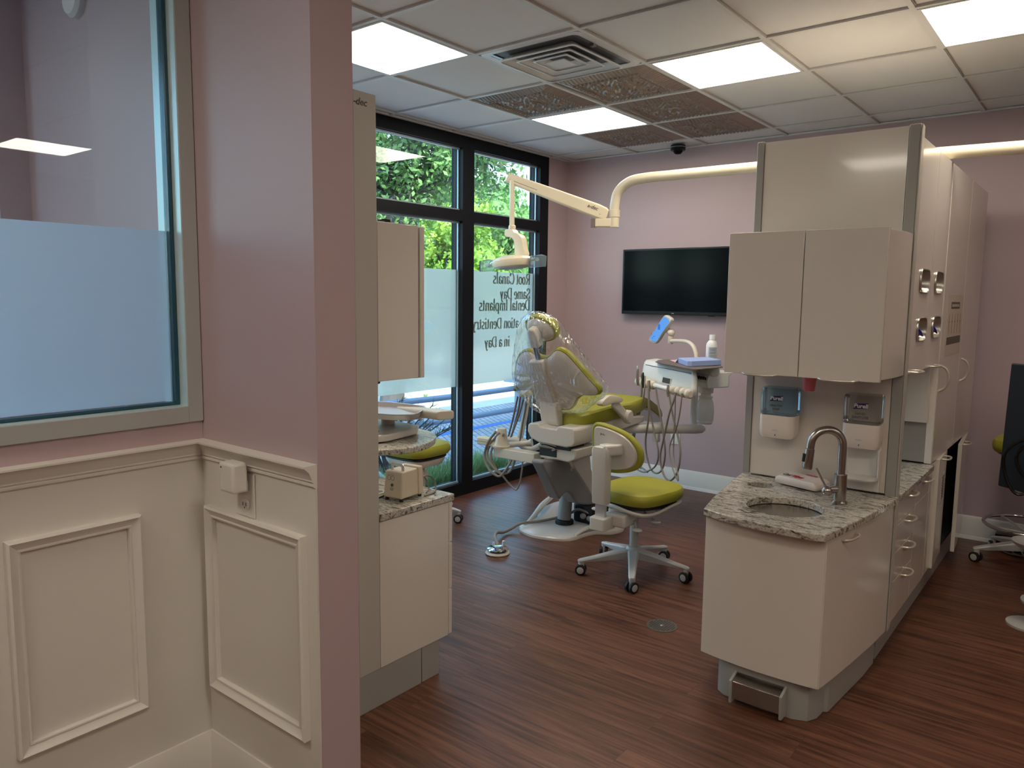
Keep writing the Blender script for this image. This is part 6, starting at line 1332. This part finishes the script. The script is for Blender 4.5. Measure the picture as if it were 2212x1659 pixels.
def leaves(centers, radii, n, size, name, m, par=None, seed=1, asp=2.0, flatz=1.0):
    g = np.random.default_rng(seed); k = g.integers(0, len(centers), n); c = np.array(centers)[k]; r = np.array(radii)[k]
    d = g.normal(size=(n, 3)); d /= np.linalg.norm(d, axis=1)[:, None]; rad = r*(g.random(n)**0.45); P = c+d*rad[:, None]*np.array([1, 1, flatz])
    a = g.normal(size=(n, 3)); a /= np.linalg.norm(a, axis=1)[:, None]; b = np.cross(a, g.normal(size=(n, 3))); b /= np.linalg.norm(b, axis=1)[:, None]
    s = size*g.uniform(0.6, 1.3, n)[:, None]; V = np.stack([P-a*s*asp*0.5, P+b*s*0.5, P+a*s*asp*0.5, P-b*s*0.5], 1).reshape(-1, 3)
    me = bpy.data.meshes.new(name); me.vertices.add(4*n); me.vertices.foreach_set('co', V.ravel()); me.loops.add(4*n); me.loops.foreach_set('vertex_index', np.arange(4*n)); me.polygons.add(n)
    me.polygons.foreach_set('loop_start', np.arange(n)*4); me.polygons.foreach_set('loop_total', np.full(n, 4)); me.update(); me.validate(); me.materials.append(MATS[m])
    o = bpy.data.objects.new(name, me); C.objects.link(o); XF[o.name] = Matrix.Identity(4)
    if par is not None: o.parent = par; o.matrix_parent_inverse = XF[par.name].inverted()
    return o
def branchy(root, main, name_lab, leafm, seed, nleaf, lsize, spread=0.55, mat_='bark'):
    """main: list of (polyline, r0, r1); twigs and leaf clusters grow along each limb"""
    t = thing('tree', name_lab, 'tree', root); r = random.Random(seed); cs = []; rs = []; tr = MB()
    for pl, r0, r1 in main:
        tr.tube(pl, [r0, (r0+r1)/2, r1], n=10, k=5); P = catmull(pl, 8)
        for i in range(3, len(P)):
            f = i/len(P)
            for _ in range(3):
                d = Vector((r.gauss(0, 1), r.gauss(0, 1), r.gauss(0.1, 0.7))).normalized(); L_ = spread*r.uniform(0.5, 1.5)*(1.2-0.4*f); rr = (r0+(r1-r0)*f)*0.32
                e1 = P[i]+d*L_*0.5+Vector((0, 0, r.uniform(-.1, .12))); e2 = P[i]+d*L_+Vector((r.uniform(-.2, .2), r.uniform(-.2, .2), r.uniform(-.25, .2)))*spread
                tr.tube([P[i], e1, e2], [max(rr, .008), max(rr*0.6, .006), 0.004], n=5, k=3); 
                if r.random() < 0.85: cs.append(tuple(e2)); rs.append(spread*r.uniform(0.35, 0.7))
                if r.random() < 0.5: cs.append(tuple(e1)); rs.append(spread*r.uniform(0.25, 0.5))
    tr.build('trunk', mat_, t); leaves(cs, rs, nleaf, lsize, 'foliage', leafm, t, seed); return t
# the camera looks along (-0.7, 0.7) through the window
def polar(px, dist, z):
    a = YAW+math.atan((px-1106)/FPX); return Vector((3.18+math.sin(a)*dist/math.cos(a-YAW)*1.0, -2.32+math.cos(a)*dist/math.cos(a-YAW), z))
D = 11.5
b0 = polar(845, D, GZ); f0 = polar(850, D, 2.75)
limbs = [([b0, polar(852, D, 1.3), f0], 0.19, 0.13),
 ([f0, polar(895, D, 3.15), polar(945, D+0.4, 3.45), polar(990, D+0.5, 3.85), polar(1040, D+1, 4.3)], 0.11, 0.04),
 ([f0, polar(860, D, 3.25), polar(890, D-0.3, 3.75), polar(925, D-0.6, 4.1), polar(960, D-1, 4.6)], 0.085, 0.03),
 ([f0, polar(835, D, 3.4), polar(825, D+0.2, 4.0), polar(800, D, 4.8)], 0.09, 0.04),
 ([polar(925, D+0.3, 3.35), polar(955, D+0.2, 3.9), polar(975, D, 4.4), polar(1030, D, 4.75)], 0.05, 0.02),
 ([polar(1000, D+0.5, 3.95), polar(1050, D+0.2, 4.05), polar(1095, D, 4.15), polar(1150, D-0.4, 4.25)], 0.04, 0.012),
 ([polar(960, D, 3.2), polar(1010, D-0.6, 3.45), polar(1055, D-0.8, 3.35)], 0.03, 0.012),
 ([f0, polar(800, D, 3.2), polar(740, D, 3.9)], 0.09, 0.04)]
branchy(tuple(b0), limbs, 'large oak with dark spreading limbs filling the upper left window', 'leaf_oak', 3, 15000, 0.05, 0.45)
def blob_tree(px, dist, zc, rad, lab, m, seed, n, ls, cat='tree', hz=1.0):
    c = polar(px, dist, zc); t = thing(cat, lab, cat, (c.x, c.y, GZ)); r = random.Random(seed); cs = []; rs = []
    for _ in range(26):
        d = Vector((r.gauss(0, 1), r.gauss(0, 1), r.gauss(0, 1))).normalized()*rad*r.uniform(0.45, 0.95); cs.append((c.x+d.x, c.y+d.y, c.z+d.z*hz)); rs.append(rad*r.uniform(0.25, 0.45))
    tr = MB(); tr.tube([(c.x, c.y, GZ), (c.x+0.1, c.y, zc*0.5), (c.x, c.y+0.1, zc)], [rad*0.07, rad*0.05, rad*0.03], n=10)
    for q in cs[:12]: tr.tube([(c.x, c.y, zc-rad*0.5), ((c.x+q[0])/2, (c.y+q[1])/2, (zc+q[2])/2-rad*0.1), q], [rad*0.03, rad*0.015], n=6, k=3)
    tr.build('trunk', 'bark', t)
    o = leaves(cs, rs, n, ls, 'foliage', m, t, seed)
    core = MB()
    for q, rr in list(zip(cs, rs))[:26]: core.ell(q, rr*0.6, rr*0.6, rr*0.6, n=10)
    core.build('inner_foliage', m, t)
    return t
blob_tree(965, 15, 2.15, 1.25, 'bright lime green bush outside beyond the left pane', 'leaf_lime', 11, 14000, 0.055, 'bush', 0.9)
blob_tree(1075, 24, 2.9, 1.8, 'rounded green tree outside behind the lamp head', 'leaf_mid', 12, 16000, 0.085)
blob_tree(1160, 30, 3.4, 1.9, 'distant green tree at the right side of the window', 'leaf_mid', 13, 12000, 0.10)
blob_tree(1015, 27, 3.4, 2.2, 'distant tree with bright crown behind the mullion', 'leaf_mid', 14, 14000, 0.10)
blob_tree(890, 22, 2.6, 2.3, 'dense green tree behind the oak limbs', 'leaf_oak', 15, 16000, 0.085)
blob_tree(800, 19, 2.9, 2.0, 'green tree at the left edge of the window behind the oak', 'leaf_mid', 16, 14000, 0.08)
# white building behind the trees
c = polar(1035, 36, 0); t = thing('building', 'white building with pale pitched roof glimpsed between the trees', 'building', (c.x, c.y, GZ))
bm2 = Matrix.Translation((c.x, c.y, 0)) @ Matrix.Rotation(0.75, 4, 'Z')
q = MB(); q.box(-4, -3, GZ, 4, 3, 2.6, bm2); q.build('wall', 'building_white', t)
q = MB(); q.add([bm2 @ Vector(v) for v in ((-4.3, -3.3, 2.55), (4.3, -3.3, 2.55), (4.3, 3.3, 2.55), (-4.3, 3.3, 2.55), (-4.3, 0, 4.1), (4.3, 0, 4.1))], [(0, 1, 5, 4), (2, 3, 4, 5), (0, 4, 3), (1, 2, 5), (0, 3, 2, 1)]); q.build('roof', 'roof_grey', t)
# parking rail
t = thing('guard_rail', 'low grey tube guard rail along the paved walk outside', 'railing', (-3.0, 4.8, GZ))
for z, r_ in ((0.34, 0.035), (0.06, 0.035)): MB().tube([(-3.3, 2.4, z), (-3.0, 4.0, z), (-2.95, 5.65, z)], r_, n=14, k=4).build('rail_tube', 'rail_grey', t)
for p in ((-3.14, 3.2), (-2.95, 5.6)): MB().box(p[0]-0.05, p[1]-0.05, GZ, p[0]+0.05, p[1]+0.05, 0.42).build('rail_post', 'rail_grey', t, bevel=0.01)
MB().prism([(-3.10, 5.45), (-2.80, 5.45), (-2.80, 5.75), (-3.10, 5.75)], 0.42, 0.46).build('post_cap', 'rail_grey', t)
# needle shrub outside
t = thing('shrub', 'dark needle-leaved shrub outside behind the steel tray', 'shrub', (-1.75, 2.15, GZ)); r = random.Random(9); st = MB(); nd = MB()
for _ in range(46):
    a = r.uniform(0, 2*PI); l = r.uniform(0.25, 0.62); z = r.uniform(0.25, 0.80)
    e = Vector((-1.75+math.cos(a)*l, 2.15+math.sin(a)*l, GZ+z)); st.tube([(-1.75, 2.15, GZ+0.05), (-1.75+math.cos(a)*l*0.5, 2.15+math.sin(a)*l*0.5, GZ+z*0.65), e], [0.012, 0.008, 0.004], n=5, k=3)
    for k in range(60):
        f = r.uniform(0.35, 1.0); p = Vector((-1.75, 2.15, GZ+0.05)).lerp(e, f)+Vector((0, 0, 0.1*f*(1-f)*2)); d = (Vector((math.cos(a), math.sin(a), 0.5))*0.8+Vector((r.gauss(0, .6), r.gauss(0, .6), r.gauss(0, .6)))).normalized()*0.085; s = d.cross(Vector((r.random(), r.random(), 1))).normalized()*0.0045
        nd.add([p-s, p+s, p+d], [(0, 1, 2)])
st.build('stem', 'bark', t); nd.rec = False; nd.build('foliage', 'leaf_shrub', t, ang=180)
